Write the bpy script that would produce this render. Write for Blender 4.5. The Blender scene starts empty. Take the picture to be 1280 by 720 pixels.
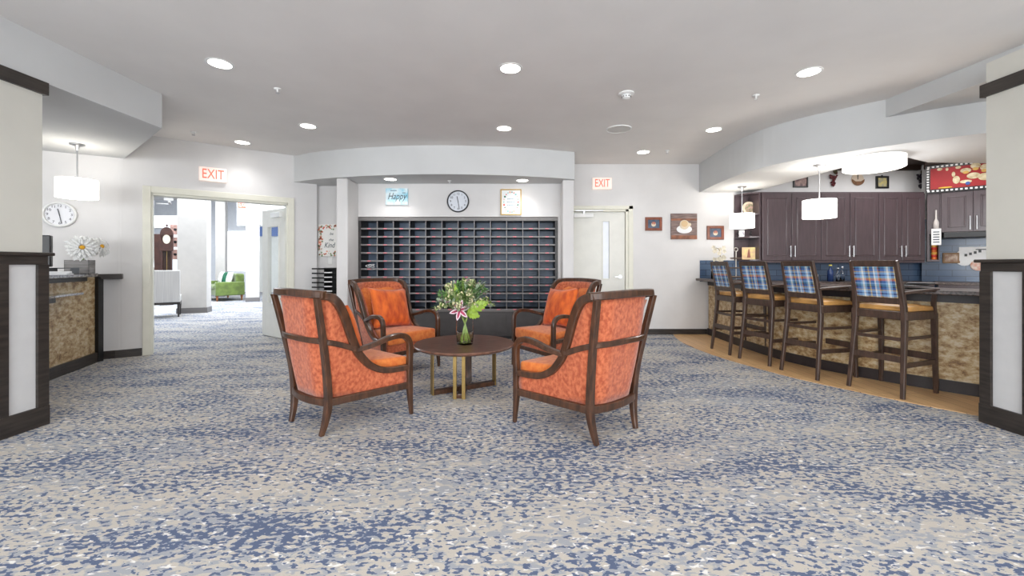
import bpy, bmesh, math, random
from mathutils import Vector, Matrix
random.seed(7)
S = bpy.context.scene
C = S.collection
PI = math.pi
F, CX, HY, CH = 520.0, 640.0, 330.0, 1.2      # focal length in pixels, principal column, horizon row, eye height
CEIL = 2.90
# ------------------------------------------------------------------ camera
cam = bpy.data.cameras.new('camera'); camo = bpy.data.objects.new('camera', cam); C.objects.link(camo)
cam.sensor_width = 36.0; cam.lens = 36.0*F/1280.0
cam.shift_y = -(360-HY)/1280.0
cam.clip_start = 0.05; cam.clip_end = 100
camo.location = (0, 0, CH); camo.rotation_euler = (PI/2, 0, 0)
S.camera = camo
# ------------------------------------------------------------------ world, view
S.view_settings.view_transform = 'Standard'
S.view_settings.look = 'None'
S.view_settings.gamma = 1.0
S.view_settings.exposure = 0.22
S.view_settings.use_curve_mapping = False
w = bpy.data.worlds.new('world'); S.world = w; w.use_nodes = True
w.node_tree.nodes['Background'].inputs[0].default_value = (0.86, 0.93, 1.0, 1)
w.node_tree.nodes['Background'].inputs[1].default_value = 1.0
LIGHTS = dict(window=190.0, can=19.0, pendant=2.2, desk=0.7, drum=24.0, hall=800.0, rear=110.0, kitchen=26.0, side=60.0)  # window, rear and kitchen drive added, unseen fill lights

def area_light(name, loc, rot, sx, sy, power, color=(1, 1, 1), spread=PI):
    l = bpy.data.lights.new(name, 'AREA'); l.shape = 'RECTANGLE'; l.size = sx; l.size_y = sy
    l.energy = power; l.color = color; l.spread = spread
    o = bpy.data.objects.new(name, l); C.objects.link(o); o.location = loc; o.rotation_euler = rot
    return o
# added daylight fill in unseen windows behind the camera (one lamp per opening)
for wx in (-5.6, -1.9, 1.9, 5.6):
    area_light('window_fill_light', (wx, -4.88, 1.55), (PI/2+math.radians(32), 0, 0), 2.6, 2.0, LIGHTS['window'], (0.93, 0.97, 1.0))  # tilted up to brighten the ceiling
# unseen fill lights added behind the camera and up in the kitchen tray
for lx in (-5.5, -1.8, 1.8, 5.5): area_light('rear_fill_light', (lx, -1.6, 2.86), (0, 0, 0), 1.2, 0.6, LIGHTS['rear'], (0.96, 0.98, 1.0))
area_light('kitchen_fill_light', (5.9, 5.9, 2.84), (0, 0, 0), 1.6, 0.8, LIGHTS['kitchen'], (1, 0.98, 0.96))
# hall skylights
area_light('hall_skylight', (-9.5, 11.5, 3.75), (0, 0, 0), 7, 6, LIGHTS['hall'], (0.86, 0.93, 1.0))
area_light('hall_skylight', (-6.5, 8.3, 3.2), (0, 0, math.radians(37)), 2.5, 1.2, 12, (0.9, 0.95, 1.0))

# ------------------------------------------------------------------ helpers
def lin(c):
    return tuple(((v/255.0)/12.92 if v/255.0 <= 0.04045 else ((v/255.0+0.055)/1.055)**2.4) for v in c)+(1.0,)
def at(px, py, Y):
    return Vector(((px-CX)/F*Y, Y, CH+(HY-py)/F*Y))
def ceil_at(px, py, z=CEIL):
    Y = (z-CH)*F/(HY-py); return Vector(((px-CX)/F*Y, Y, z))
MATS = {}
def mat(name, rgb, rough=0.6, metal=0.0, noise=0.0, scale=8.0, stretch=(1, 1, 1), bump=0.0, bscale=None, emit=0.0, sheen=0.0, spec=0.5, rgb2=None, coat=0.0):
    if name in MATS: return MATS[name]
    m = bpy.data.materials.new(name); m.use_nodes = True; nt = m.node_tree; b = nt.nodes['Principled BSDF']
    b.inputs['Base Color'].default_value = lin(rgb); b.inputs['Roughness'].default_value = rough; b.inputs['Metallic'].default_value = metal
    b.inputs['Specular IOR Level'].default_value = spec
    if sheen: b.inputs['Sheen Weight'].default_value = sheen
    if coat: b.inputs['Coat Weight'].default_value = coat; b.inputs['Coat Roughness'].default_value = 0.15
    tc = nt.nodes.new('ShaderNodeTexCoord'); mp = nt.nodes.new('ShaderNodeMapping'); mp.inputs['Scale'].default_value = stretch
    nt.links.new(tc.outputs['Object'], mp.inputs[0])
    n = nt.nodes.new('ShaderNodeTexNoise'); n.inputs['Scale'].default_value = scale; n.inputs['Detail'].default_value = 4
    nt.links.new(mp.outputs[0], n.inputs['Vector'])
    if rgb2 is None:
        k = 1-max(noise, 0.02); rgb2 = tuple(v*k for v in rgb)
    r = nt.nodes.new('ShaderNodeValToRGB'); r.color_ramp.elements[0].position = 0.35; r.color_ramp.elements[1].position = 0.65
    r.color_ramp.elements[0].color = lin(rgb2); r.color_ramp.elements[1].color = lin(rgb)
    nt.links.new(n.outputs['Fac'], r.inputs[0]); nt.links.new(r.outputs[0], b.inputs['Base Color'])
    if bump:
        n2 = nt.nodes.new('ShaderNodeTexNoise'); n2.inputs['Scale'].default_value = bscale or scale*4
        nt.links.new(mp.outputs[0], n2.inputs['Vector'])
        bp = nt.nodes.new('ShaderNodeBump'); bp.inputs['Strength'].default_value = bump; bp.inputs['Distance'].default_value = 0.01
        nt.links.new(n2.outputs['Fac'], bp.inputs['Height']); nt.links.new(bp.outputs[0], b.inputs['Normal'])
    if emit:
        b.inputs['Emission Color'].default_value = lin(rgb); b.inputs['Emission Strength'].default_value = emit
    MATS[name] = m; return m
def glass_mat(name, rgb=(255, 255, 255), rough=0.0, ior=1.45):
    m = bpy.data.materials.new(name); m.use_nodes = True; b = m.node_tree.nodes['Principled BSDF']
    b.inputs['Base Color'].default_value = lin(rgb); b.inputs['Transmission Weight'].default_value = 1.0
    b.inputs['Roughness'].default_value = rough; b.inputs['IOR'].default_value = ior
    return m

def BM(): return bmesh.new()
def box(bm, x0, x1, y0, y1, z0, z1, M=None, mi=0):
    r = bmesh.ops.create_cube(bm, size=1.0)
    T = Matrix.Translation(((x0+x1)/2, (y0+y1)/2, (z0+z1)/2)) @ Matrix.Diagonal((x1-x0, y1-y0, z1-z0, 1))
    if M is not None: T = M @ T
    bmesh.ops.transform(bm, matrix=T, verts=r['verts'])
    if mi:
        for f in {f for v in r['verts'] for f in v.link_faces}: f.material_index = mi
    return r['verts']
def cyl(bm, p0, p1, r0, r1=None, n=20, caps=True):
    p0 = Vector(p0); p1 = Vector(p1); d = p1-p0; r1 = r0 if r1 is None else r1
    M = Matrix.Translation((p0+p1)/2) @ d.to_track_quat('Z', 'Y').to_matrix().to_4x4()
    return bmesh.ops.create_cone(bm, cap_ends=caps, segments=n, radius1=r0, radius2=r1, depth=d.length, matrix=M)['verts']
def sph(bm, c, r, sx=1, sy=1, sz=1, u=14, v=9):
    M = Matrix.Translation(c) @ Matrix.Diagonal((sx, sy, sz, 1))
    return bmesh.ops.create_uvsphere(bm, u_segments=u, v_segments=v, radius=r, matrix=M)['verts']
def prism(bm, pts, z0, z1):
    b = [bm.verts.new((p[0], p[1], z0)) for p in pts]; t = [bm.verts.new((p[0], p[1], z1)) for p in pts]
    n = len(pts); bm.faces.new(b[::-1]); bm.faces.new(t)
    for i in range(n): bm.faces.new((b[i], b[(i+1) % n], t[(i+1) % n], t[i]))
def strip(bm, A, B, z0, z1):
    """solid between two polylines A and B (same length)"""
    n = len(A); V = [[bm.verts.new((p[0], p[1], z)) for p in L] for L in (A, B) for z in (z0, z1)]
    a0, a1, b0, b1 = V
    for i in range(n-1):
        bm.faces.new((a0[i], a0[i+1], a1[i+1], a1[i])); bm.faces.new((b0[i+1], b0[i], b1[i], b1[i+1]))
        bm.faces.new((a0[i+1], a0[i], b0[i], b0[i+1])); bm.faces.new((a1[i], a1[i+1], b1[i+1], b1[i]))
    bm.faces.new((a0[0], a1[0], b1[0], b0[0])); bm.faces.new((a0[-1], b0[-1], b1[-1], a1[-1]))
def lathe(bm, prof, n=28, c=(0, 0, 0), closed=False):
    rings = []
    for r, z in prof:
        rings.append([bm.verts.new((c[0]+r*math.cos(2*PI*i/n), c[1]+r*math.sin(2*PI*i/n), c[2]+z)) for i in range(n)])
    m = len(rings)
    for k in range(m if closed else m-1):
        A, B = rings[k], rings[(k+1) % m]
        for i in range(n): bm.faces.new((A[i], A[(i+1) % n], B[(i+1) % n], B[i]))
    if not closed:
        if prof[0][0] > 1e-4: bm.faces.new(rings[0][::-1])
        if prof[-1][0] > 1e-4: bm.faces.new(rings[-1])
def spline(P, n=8):
    P = [Vector(p) for p in P]; out = []
    for i in range(len(P)-1):
        p0 = P[i-1] if i else 2*P[0]-P[1]; p1 = P[i]; p2 = P[i+1]; p3 = P[i+2] if i+2 < len(P) else 2*P[-1]-P[-2]
        for k in range(n):
            t = k/n
            out.append(0.5*((2*p1)+(-p0+p2)*t+(2*p0-5*p1+4*p2-p3)*t*t+(-p0+3*p1-3*p2+p3)*t**3))
    out.append(P[-1]); return out
def sweep(bm, pts, wd, ht, side, smooth=6, cap=True):
    """rectangular bar along pts; wd measured along 'side', ht across; wd/ht number or list over the control points"""
    P = spline(pts, smooth) if smooth else [Vector(p) for p in pts]
    n = len(P); rings = []
    def val(v, i):
        if not isinstance(v, (list, tuple)): return v
        f = i/(n-1)*(len(v)-1); k = min(int(f), len(v)-2); return v[k]+(v[k+1]-v[k])*(f-k)
    for i, p in enumerate(P):
        t = (P[min(i+1, n-1)]-P[max(i-1, 0)]).normalized()
        sd = Vector(side(i/(n-1)) if callable(side) else side); sd = (sd-t*sd.dot(t)).normalized(); nn = t.cross(sd)
        a = sd*val(wd, i)/2; b = nn*val(ht, i)/2; k = 0.72
        rings.append([bm.verts.new(q) for q in (p+a*k+b, p+a+b*k, p+a-b*k, p+a*k-b, p-a*k-b, p-a-b*k, p-a+b*k, p-a*k+b)])
    for i in range(n-1):
        for j in range(8): bm.faces.new((rings[i][j], rings[i][(j+1) % 8], rings[i+1][(j+1) % 8], rings[i+1][j]))
    if cap: bm.faces.new(rings[0][::-1]); bm.faces.new(rings[-1])
def tube(bm, pts, r, smooth=6, n=8):
    P = spline(pts, smooth) if smooth else [Vector(p) for p in pts]; rings = []
    for i, p in enumerate(P):
        t = (P[min(i+1, len(P)-1)]-P[max(i-1, 0)]).normalized(); a = t.orthogonal().normalized() if i == 0 else (a-t*a.dot(t)).normalized(); b = t.cross(a)
        rr = r if not isinstance(r, (list, tuple)) else r[0]+(r[1]-r[0])*i/(len(P)-1)
        rings.append([bm.verts.new(p+(a*math.cos(2*PI*k/n)+b*math.sin(2*PI*k/n))*rr) for k in range(n)])
    for i in range(len(P)-1):
        for j in range(n): bm.faces.new((rings[i][j], rings[i][(j+1) % n], rings[i+1][(j+1) % n], rings[i+1][j]))
    bm.faces.new(rings[0][::-1]); bm.faces.new(rings[-1])
def obj(name, bm, m, parent=None, bevel=0.0, smooth=False, subsurf=0, mats=None, label=None, seg=2):
    bmesh.ops.recalc_face_normals(bm, faces=bm.faces[:])
    me = bpy.data.meshes.new(name); bm.to_mesh(me); bm.free()
    me.materials.append(m)
    for x in (mats or []): me.materials.append(x)
    if smooth:
        for p in me.polygons: p.use_smooth = True
    o = bpy.data.objects.new(name, me); C.objects.link(o)
    if parent is not None: o.parent = parent
    if bevel:
        b = o.modifiers.new('bevel', 'BEVEL'); b.width = bevel; b.segments = seg; b.limit_method = 'ANGLE'; b.angle_limit = math.radians(40)
    if subsurf:
        s = o.modifiers.new('sub', 'SUBSURF'); s.levels = subsurf; s.render_levels = subsurf
    if label: o['label'] = label
    return o
def thing(name, label, cat, loc=(0, 0, 0), rotz=0.0, group=None):
    o = bpy.data.objects.new(name, None); C.objects.link(o); o.empty_display_size = 0.1
    o.location = loc; o.rotation_euler = (0, 0, rotz); o['label'] = label; o['category'] = cat
    if group: o['group'] = group
    return o
def tag(o, label, cat, group=None):
    o['label'] = label; o['category'] = cat
    if group: o['group'] = group
    return o
def struct(name, bm, m, parent=None, **k):
    o = obj(name, bm, m, parent, **k)
    if parent is None: o['kind'] = 'structure'
    return o
def dup(root, loc, rotz=None, label=None):
    r = root.copy(); C.objects.link(r); r.location = loc
    if rotz is not None: r.rotation_euler = (0, 0, rotz)
    if label: r['label'] = label
    def rec(a, b):
        for ch in list(a.children):
            c = ch.copy(); C.objects.link(c); c.parent = b; rec(ch, c)
    rec(root, r); return r
def text(name, s, size, M, m, parent, ext=0.001, shear=0.0, bold=False):
    cu = bpy.data.curves.new(name, 'FONT'); cu.body = s; cu.size = size; cu.extrude = ext; cu.align_x = 'CENTER'; cu.align_y = 'CENTER'; cu.shear = shear
    if bold: cu.offset = size*0.02
    t = bpy.data.objects.new(name, cu); C.objects.link(t)
    bpy.context.view_layer.update()
    me = bpy.data.meshes.new_from_object(t.evaluated_get(bpy.context.evaluated_depsgraph_get()))
    me.transform(M); bpy.data.objects.remove(t); me.materials.clear(); me.materials.append(m)
    o = bpy.data.objects.new(name, me); C.objects.link(o); o.parent = parent
    return o
def TM(x, y, z, s=1.0):      # text plane facing local -y
    return Matrix.Translation((x, y, z)) @ Matrix.Rotation(PI/2, 4, 'X')

# ------------------------------------------------------------------ materials
wall_m = mat('wall_paint', (221, 219, 218), 0.75, noise=0.012, scale=3, bump=0.03, bscale=90)
warm_m = mat('pillar_paint', (214, 212, 203), 0.7, noise=0.012, scale=3, bump=0.02, bscale=90)
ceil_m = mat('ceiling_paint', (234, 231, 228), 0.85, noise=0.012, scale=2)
soffit_m = mat('wall_paint_shaded', (208, 209, 209), 0.8, noise=0.012, scale=2)  # same paint as the walls, greyed to stand in for weaker light
trim_m = mat('cream_casing_paint', (226, 224, 210), 0.45, noise=0.01)
door_m = mat('door_paint', (228, 227, 220), 0.5, noise=0.01)
dark_m = mat('dark_trim_wood', (62, 55, 50), 0.4, noise=0.35, scale=5, stretch=(1, 1, 9), bump=0.1, bscale=30)
cab_m = mat('cabinet_espresso', (80, 66, 70), 0.3, noise=0.10, scale=4, stretch=(8, 8, 1), coat=0.3)
wood_m = mat('chair_walnut', (84, 54, 36), 0.33, noise=0.35, scale=6, stretch=(6, 6, 1.5), coat=0.3)
stoolw_m = mat('stool_walnut', (82, 62, 52), 0.4, noise=0.25, scale=6, stretch=(6, 6, 1.5))
velvet_m = mat('orange_velvet', (222, 128, 56), 0.75, scale=26, rgb2=(204, 98, 34), bump=0.35, bscale=60, sheen=0.25)
velvetb_m = mat('orange_velvet_back', (196, 106, 66), 0.75, scale=46, rgb2=(156, 66, 32), bump=0.3, bscale=60, sheen=0.3, stretch=(1, 1, 0.8))  # velvet's pile shading is mottled into the colour
velvetp_m = mat('orange_velvet_pillow', (226, 108, 32), 0.75, scale=16, rgb2=(182, 68, 16), bump=0.35, bscale=50, sheen=0.2, stretch=(1, 1, 0.4))  # noise contrast puts fold shading into the colour
brass_m = mat('brushed_brass', (176, 148, 92), 0.35, metal=0.85, noise=0.08, scale=20)
chrome_m = mat('brushed_steel', (196, 196, 198), 0.28, metal=0.9, noise=0.04)
white_m = mat('white_plastic', (236, 236, 234), 0.4, noise=0.01)
black_m = mat('black_plastic', (22, 22, 24), 0.35, noise=0.05)
paper_m = mat('paper_white', (240, 240, 240), 0.7, noise=0.01)
frosted_m = mat('lamp_shade_glow', (255, 252, 246), 0.6, emit=3.2)
lens_m = mat('can_lens_glow', (255, 250, 240), 0.5, emit=9.0)
red_m = mat('exit_red_glow', (250, 96, 72), 0.5, emit=0.7)
exitw_m = mat('exit_face', (250, 232, 222), 0.5, emit=0.22)
blackmail_m = mat('mail_cabinet_black', (58, 54, 54), 0.4, noise=0.2, scale=10)
slotedge_m = mat('mail_slot_edge', (120, 116, 116), 0.35, noise=0.1, scale=10)
slotback_m = mat('mail_slot_back', (92, 110, 134), 0.4, scale=3.5, rgb2=(60, 76, 96))
pinktag_m = mat('slot_tag_pink', (214, 120, 130), 0.6)
tan_m = mat('honey_leather', (214, 160, 92), 0.4, noise=0.12, scale=12, bump=0.05)
granite_m = mat('granite_brown', (104, 90, 84), 0.3, scale=55, rgb2=(46, 38, 36))
greycounter_m = mat('granite_grey', (158, 150, 144), 0.15, scale=45, rgb2=(96, 88, 84), coat=0.4)
green_m = mat('leaf_green', (132, 164, 84), 0.5, noise=0.3, scale=12)
lime_m = mat('leaf_lime', (160, 190, 70), 0.45, noise=0.2, scale=9)
sage_m = mat('leaf_sage', (176, 194, 164), 0.6, noise=0.2, scale=12)
cream_m = mat('blossom_cream', (222, 214, 170), 0.6, noise=0.1)
mauve_m = mat('blossom_mauve', (176, 130, 150), 0.6, noise=0.2)
petal_m = mat('petal_white', (244, 244, 242), 0.6, noise=0.02)
sofa_m = mat('green_velvet', (108, 130, 56), 0.7, noise=0.2, scale=6, sheen=0.4)
clear_m = glass_mat('clear_glass', (252, 254, 254), 0.0, 1.10)
bottle_m = glass_mat('bottle_glass', (236, 242, 250), 0.05, 1.45)
water_m = glass_mat('vase_water', (236, 232, 190), 0.0, 1.16)
bluewin_m = mat('navy_tile', (62, 80, 106), 0.25, noise=0.1, scale=3)

def carpet_material():
    m = bpy.data.materials.new('patterned_carpet'); m.use_nodes = True; nt = m.node_tree; N = nt.nodes; L = nt.links; b = N['Principled BSDF']
    b.inputs['Roughness'].default_value = 0.95; b.inputs['Specular IOR Level'].default_value = 0.1
    tc = N.new('ShaderNodeTexCoord')
    def noise(scale, st, detail=2, off=0.0, dist=0.0):
        mp = N.new('ShaderNodeMapping'); mp.inputs['Scale'].default_value = st; mp.inputs['Location'].default_value = (off, off*1.7, 0)
        L.new(tc.outputs['Object'], mp.inputs[0]); n = N.new('ShaderNodeTexNoise'); n.inputs['Scale'].default_value = scale
        n.inputs['Detail'].default_value = detail; n.inputs['Distortion'].default_value = dist; L.new(mp.outputs[0], n.inputs[0]); return n.outputs['Fac']
    def math_(op, a, c):
        n = N.new('ShaderNodeMath'); n.operation = op
        for i, v in enumerate((a, c)):
            if isinstance(v, (int, float)): n.inputs[i].default_value = v
            else: L.new(v, n.inputs[i])
        return n.outputs[0]
    def step(v, a, w=0.02):
        n = N.new('ShaderNodeMapRange'); n.inputs['From Min'].default_value = a-w; n.inputs['From Max'].default_value = a+w; L.new(v, n.inputs[0]); return n.outputs[0]
    def mix(f, a, c):
        n = N.new('ShaderNodeMix'); n.data_type = 'RGBA'; L.new(f, n.inputs[0])
        for k, v in ((6, a), (7, c)):
            if isinstance(v, tuple): n.inputs[k].default_value = v
            else: L.new(v, n.inputs[k])
        return n.outputs[2]
    big = noise(2.3, (0.6, 1.5, 1), 3, 3.1)
    big2 = noise(1.1, (0.8, 1.6, 1), 2, 17.0)
    blue = math_('ADD', noise(42, (0.62, 1.1, 1), 2.6, 0.0, 0.1), math_('MULTIPLY', math_('SUBTRACT', big, 0.5), 0.5))
    grey = math_('ADD', noise(26, (0.6, 1.2, 1), 2, 9.0, 0.6), math_('MULTIPLY', math_('SUBTRACT', big2, 0.5), 0.5))
    cr = math_('ADD', noise(30, (0.6, 1.2, 1), 2, 29.0, 0.6), 0.0)
    c = mix(step(grey, 0.53, 0.03), lin((188, 181, 171)), lin((159, 161, 166)))
    c = mix(step(cr, 0.64, 0.02), c, lin((222, 220, 216)))
    c = mix(step(blue, 0.535, 0.02), c, lin((172, 177, 186)))
    c = mix(step(blue, 0.550, 0.015), c, lin((92, 103, 128)))
    fine = noise(420, (1, 1, 1), 2)
    f2 = N.new('ShaderNodeMapRange'); f2.inputs['From Min'].default_value = 0.3; f2.inputs['From Max'].default_value = 0.7; f2.inputs['To Min'].default_value = 0.86; f2.inputs['To Max'].default_value = 1.1; L.new(fine, f2.inputs[0])
    hs = N.new('ShaderNodeHueSaturation'); L.new(c, hs.inputs['Color']); L.new(f2.outputs[0], hs.inputs['Value'])
    L.new(hs.outputs[0], b.inputs['Base Color'])
    bp = N.new('ShaderNodeBump'); bp.inputs['Strength'].default_value = 0.4; bp.inputs['Distance'].default_value = 0.004; L.new(fine, bp.inputs['Height']); L.new(bp.outputs[0], b.inputs['Normal'])
    return m
carpet_m = carpet_material()
def plank_material():
    m = bpy.data.materials.new('oak_planks'); m.use_nodes = True; nt = m.node_tree; N = nt.nodes; L = nt.links; b = N['Principled BSDF']
    b.inputs['Roughness'].default_value = 0.35
    tc = N.new('ShaderNodeTexCoord'); mp = N.new('ShaderNodeMapping'); mp.inputs['Rotation'].default_value = (0, 0, math.radians(90)); L.new(tc.outputs['Object'], mp.inputs[0])
    br = N.new('ShaderNodeTexBrick'); br.inputs['Scale'].default_value = 1.0; br.inputs['Brick Width'].default_value = 1.1; br.inputs['Row Height'].default_value = 0.13; br.inputs['Mortar Size'].default_value = 0.002
    br.inputs['Color1'].default_value = lin((226, 186, 136)); br.inputs['Color2'].default_value = lin((212, 170, 120)); br.inputs['Mortar'].default_value = lin((140, 100, 62)); L.new(mp.outputs[0], br.inputs[0])
    mp2 = N.new('ShaderNodeMapping'); mp2.inputs['Scale'].default_value = (14, 1.2, 1); L.new(tc.outputs['Object'], mp2.inputs[0])
    n = N.new('ShaderNodeTexNoise'); n.inputs['Scale'].default_value = 3; n.inputs['Detail'].default_value = 5; L.new(mp2.outputs[0], n.inputs[0])
    mx = N.new('ShaderNodeMix'); mx.data_type = 'RGBA'; mx.blend_type = 'MULTIPLY'; mx.inputs[0].default_value = 0.35; L.new(br.outputs[0], mx.inputs[6])
    r = N.new('ShaderNodeValToRGB'); r.color_ramp.elements[0].color = (0.5, 0.42, 0.35, 1); r.color_ramp.elements[0].position = 0.3; r.color_ramp.elements[1].position = 0.6; L.new(n.outputs['Fac'], r.inputs[0]); L.new(r.outputs[0], mx.inputs[7])
    L.new(mx.outputs[2], b.inputs['Base Color']); return m
def plaid_material():
    m = bpy.data.materials.new('plaid_fabric'); m.use_nodes = True; nt = m.node_tree; N = nt.nodes; L = nt.links; b = N['Principled BSDF']
    b.inputs['Roughness'].default_value = 0.85
    tc = N.new('ShaderNodeTexCoord'); sp = N.new('ShaderNodeSeparateXYZ'); L.new(tc.outputs['Object'], sp.inputs[0])
    pal = {'n': (48, 66, 116), 'b': (68, 102, 160), 's': (140, 178, 214), 'w': (244, 244, 238), 'o': (214, 120, 60), 'y': (206, 176, 96), 'k': (44, 44, 58), 't': (70, 124, 140)}
    def ramp(out, period, seq):
        mu = N.new('ShaderNodeMath'); mu.operation = 'MULTIPLY'; mu.inputs[1].default_value = 1/period; L.new(out, mu.inputs[0])
        fr = N.new('ShaderNodeMath'); fr.operation = 'FRACT'; L.new(mu.outputs[0], fr.inputs[0])
        r = N.new('ShaderNodeValToRGB'); r.color_ramp.interpolation = 'CONSTANT'; tot = sum(w for w, _ in seq); a = 0; els = r.color_ramp.elements
        while len(els) > 1: els.remove(els[-1])
        for i, (w_, c) in enumerate(seq):
            e = els[0] if i == 0 else els.new(a/tot)
            e.position = a/tot; e.color = lin(pal[c]); a += w_
        L.new(fr.outputs[0], r.inputs[0]); return r.outputs[0]
    v = ramp(sp.outputs[1], 0.20, [(4, 'b'), (1.5, 'y'), (3, 'n'), (2, 's'), (2.2, 'w'), (2, 's'), (4, 'b'), (2, 'k'), (1, 'o'), (3, 's'), (1.6, 'w')])
    h = ramp(sp.outputs[2], 0.17, [(3, 'b'), (2.6, 'o'), (1.4, 'y'), (3, 's'), (2, 'n'), (3, 's'), (1.5, 'y'), (3, 'b'), (1.6, 'k'), (3, 't'), (2, 's')])
    mx = N.new('ShaderNodeMix'); mx.data_type = 'RGBA'; mx.inputs[0].default_value = 0.5; L.new(v, mx.inputs[6]); L.new(h, mx.inputs[7]); L.new(mx.outputs[2], b.inputs['Base Color']); return m
def bar_front_material():
    m = bpy.data.materials.new('mottled_gold_laminate'); m.use_nodes = True; nt = m.node_tree; N = nt.nodes; L = nt.links; b = N['Principled BSDF']
    b.inputs['Roughness'].default_value = 0.4
    tc = N.new('ShaderNodeTexCoord'); n = N.new('ShaderNodeTexNoise'); n.inputs['Scale'].default_value = 15; n.inputs['Detail'].default_value = 9; n.inputs['Roughness'].default_value = 0.72; mp = N.new('ShaderNodeMapping'); mp.inputs['Scale'].default_value = (0.8, 0.8, 1.3); L.new(tc.outputs['Object'], mp.inputs[0]); L.new(mp.outputs[0], n.inputs[0])
    r = N.new('ShaderNodeValToRGB'); e = r.color_ramp.elements; e[0].position = 0.34; e[0].color = lin((112, 82, 54)); e[1].position = 0.66; e[1].color = lin((214, 202, 176))
    for p, c in ((0.44, (160, 128, 86)), (0.52, (192, 168, 128))):
        q = e.new(p); q.color = lin(c)
    L.new(n.outputs['Fac'], r.inputs[0]); L.new(r.outputs[0], b.inputs['Base Color']); return m
def tile_material():
    m = bpy.data.materials.new('blue_subway_tile'); m.use_nodes = True; nt = m.node_tree; N = nt.nodes; L = nt.links; b = N['Principled BSDF']
    b.inputs['Roughness'].default_value = 0.2
    tc = N.new('ShaderNodeTexCoord'); mp = N.new('ShaderNodeMapping'); mp.inputs['Rotation'].default_value = (PI/2, 0, 0); L.new(tc.outputs['Object'], mp.inputs[0])
    br = N.new('ShaderNodeTexBrick'); br.inputs['Scale'].default_value = 1.0; br.inputs['Brick Width'].default_value = 0.30; br.inputs['Row Height'].default_value = 0.10; br.inputs['Mortar Size'].default_value = 0.004
    br.inputs['Color1'].default_value = lin((78, 98, 124)); br.inputs['Color2'].default_value = lin((64, 82, 108)); br.inputs['Mortar'].default_value = lin((40, 50, 66)); L.new(mp.outputs[0], br.inputs[0]); L.new(br.outputs[0], b.inputs['Base Color']); return m
plank_m = plank_material(); plaid_m = plaid_material(); gold_m = bar_front_material(); tile_m = tile_material()
top_m = mat('table_walnut', (120, 84, 68), 0.3, scale=5, rgb2=(82, 54, 42), stretch=(2, 10, 1), coat=0.3)

# ------------------------------------------------------------------ room shell
A = Vector((-5.02, 5.33)); B = Vector((-3.38, 6.56)); dW = (B-A).normalized(); nW = Vector((-dW.y, dW.x)); rotW = math.atan2(dW.y, dW.x); LW = (B-A).length
BW = 7.09
bm = BM(); box(bm, -16, 10, -5, 18, -0.1, 0); struct('floor', bm, carpet_m)
bm = BM()
prism(bm, [(-9, -5), (9, -5), (9, 7.4), (-3.1, 7.4), (-3.3, 6.75), (-5.1, 5.45), (-9, 3.5)], CEIL, CEIL+0.1); struct('ceiling', bm, ceil_m)
# wood floor by the bar
bound = [(2.74, BW), (2.62, 6.5), (2.60, 6.0), (2.66, 5.4), (2.80, 4.85), (2.98, 4.35), (3.22, 3.93), (3.50, 3.5), (3.9, 3.05), (4.5, 2.5)]
bound = [(p.x, p.y) for p in spline([(x, y, 0) for x, y in bound], 5)]
bm = BM(); strip(bm, bound, [(9, BW-(BW-2.5)*i/(len(bound)-1)) for i in range(len(bound))], 0.0, 0.005); struct('floor_wood', bm, plank_m)
# back wall with door opening (behind mail niche, door, kitchen)
DX0, DX1, DZ = 1.03, 1.985, 2.13
bm = BM(); box(bm, DX1, 9, BW, BW+0.14, 0, CEIL); box(bm, DX0, DX1, BW, BW+0.14, DZ, CEIL); box(bm, 0.85, DX0, BW, BW+0.14, 0, CEIL)
struct('wall_back', bm, wall_m)
# wall behind the mail slots, poster wall
MX0, MX1, MY = -2.46, 0.735, 6.66
bm = BM(); box(bm, MX0-0.1, MX1+0.1, MY+0.0, MY+0.62, 1.955, CEIL); box(bm, MX0-0.1, MX0, MY, MY+0.62, 0, 1.955); box(bm, MX1, MX1+0.12, MY, MY+0.62, 0, 1.955); box(bm, MX0, MX1, MY+0.5, MY+0.62, 0, 1.955)
struct('wall_mail', bm, wall_m)
bm = BM(); box(bm, -3.25, MX0-0.1, 6.85, 6.99, 0, CEIL); struct('wall_poster', bm, wall_m)
# wall with the double doors (built in its own frame)
W = thing('wall_left', '', '', (A.x, A.y, 0), rotW); del W['label']; del W['category']; W['kind'] = 'structure'
u0, u1, oz = 0.30, LW-0.135, 2.145
bm = BM(); box(bm, -0.02, u0, 0, 0.16, 0, CEIL); box(bm, u1, LW+0.28, 0, 0.16, 0, CEIL); box(bm, u0, u1, 0, 0.16, oz, CEIL)
obj('wall_panel', bm, wall_m, W)
bm = BM(); box(bm, -0.05, u0-0.09, -0.015, 0.0, 0, 0.10); box(bm, u1+0.09, LW+0.25, -0.015, 0, 0, 0.10); obj('baseboard', bm, dark_m, W, bevel=0.004)
# reception wall
rdir = Vector((-0.86, -0.51)).normalized(); RE = A+rdir*4.7
rotR = math.atan2(-rdir.y, -rdir.x)
R_ = thing('wall_reception', '', '', (RE.x, RE.y, 0), rotR); del R_['label']; del R_['category']; R_['kind'] = 'structure'
bm = BM(); box(bm, 0, 4.7+0.02, 0, 0.14, 0, CEIL); obj('wall_panel', bm, wall_m, R_)
bm = BM(); box(bm, 0, 4.66, -0.015, 0, 0, 0.10); obj('baseboard', bm, dark_m, R_)
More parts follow.
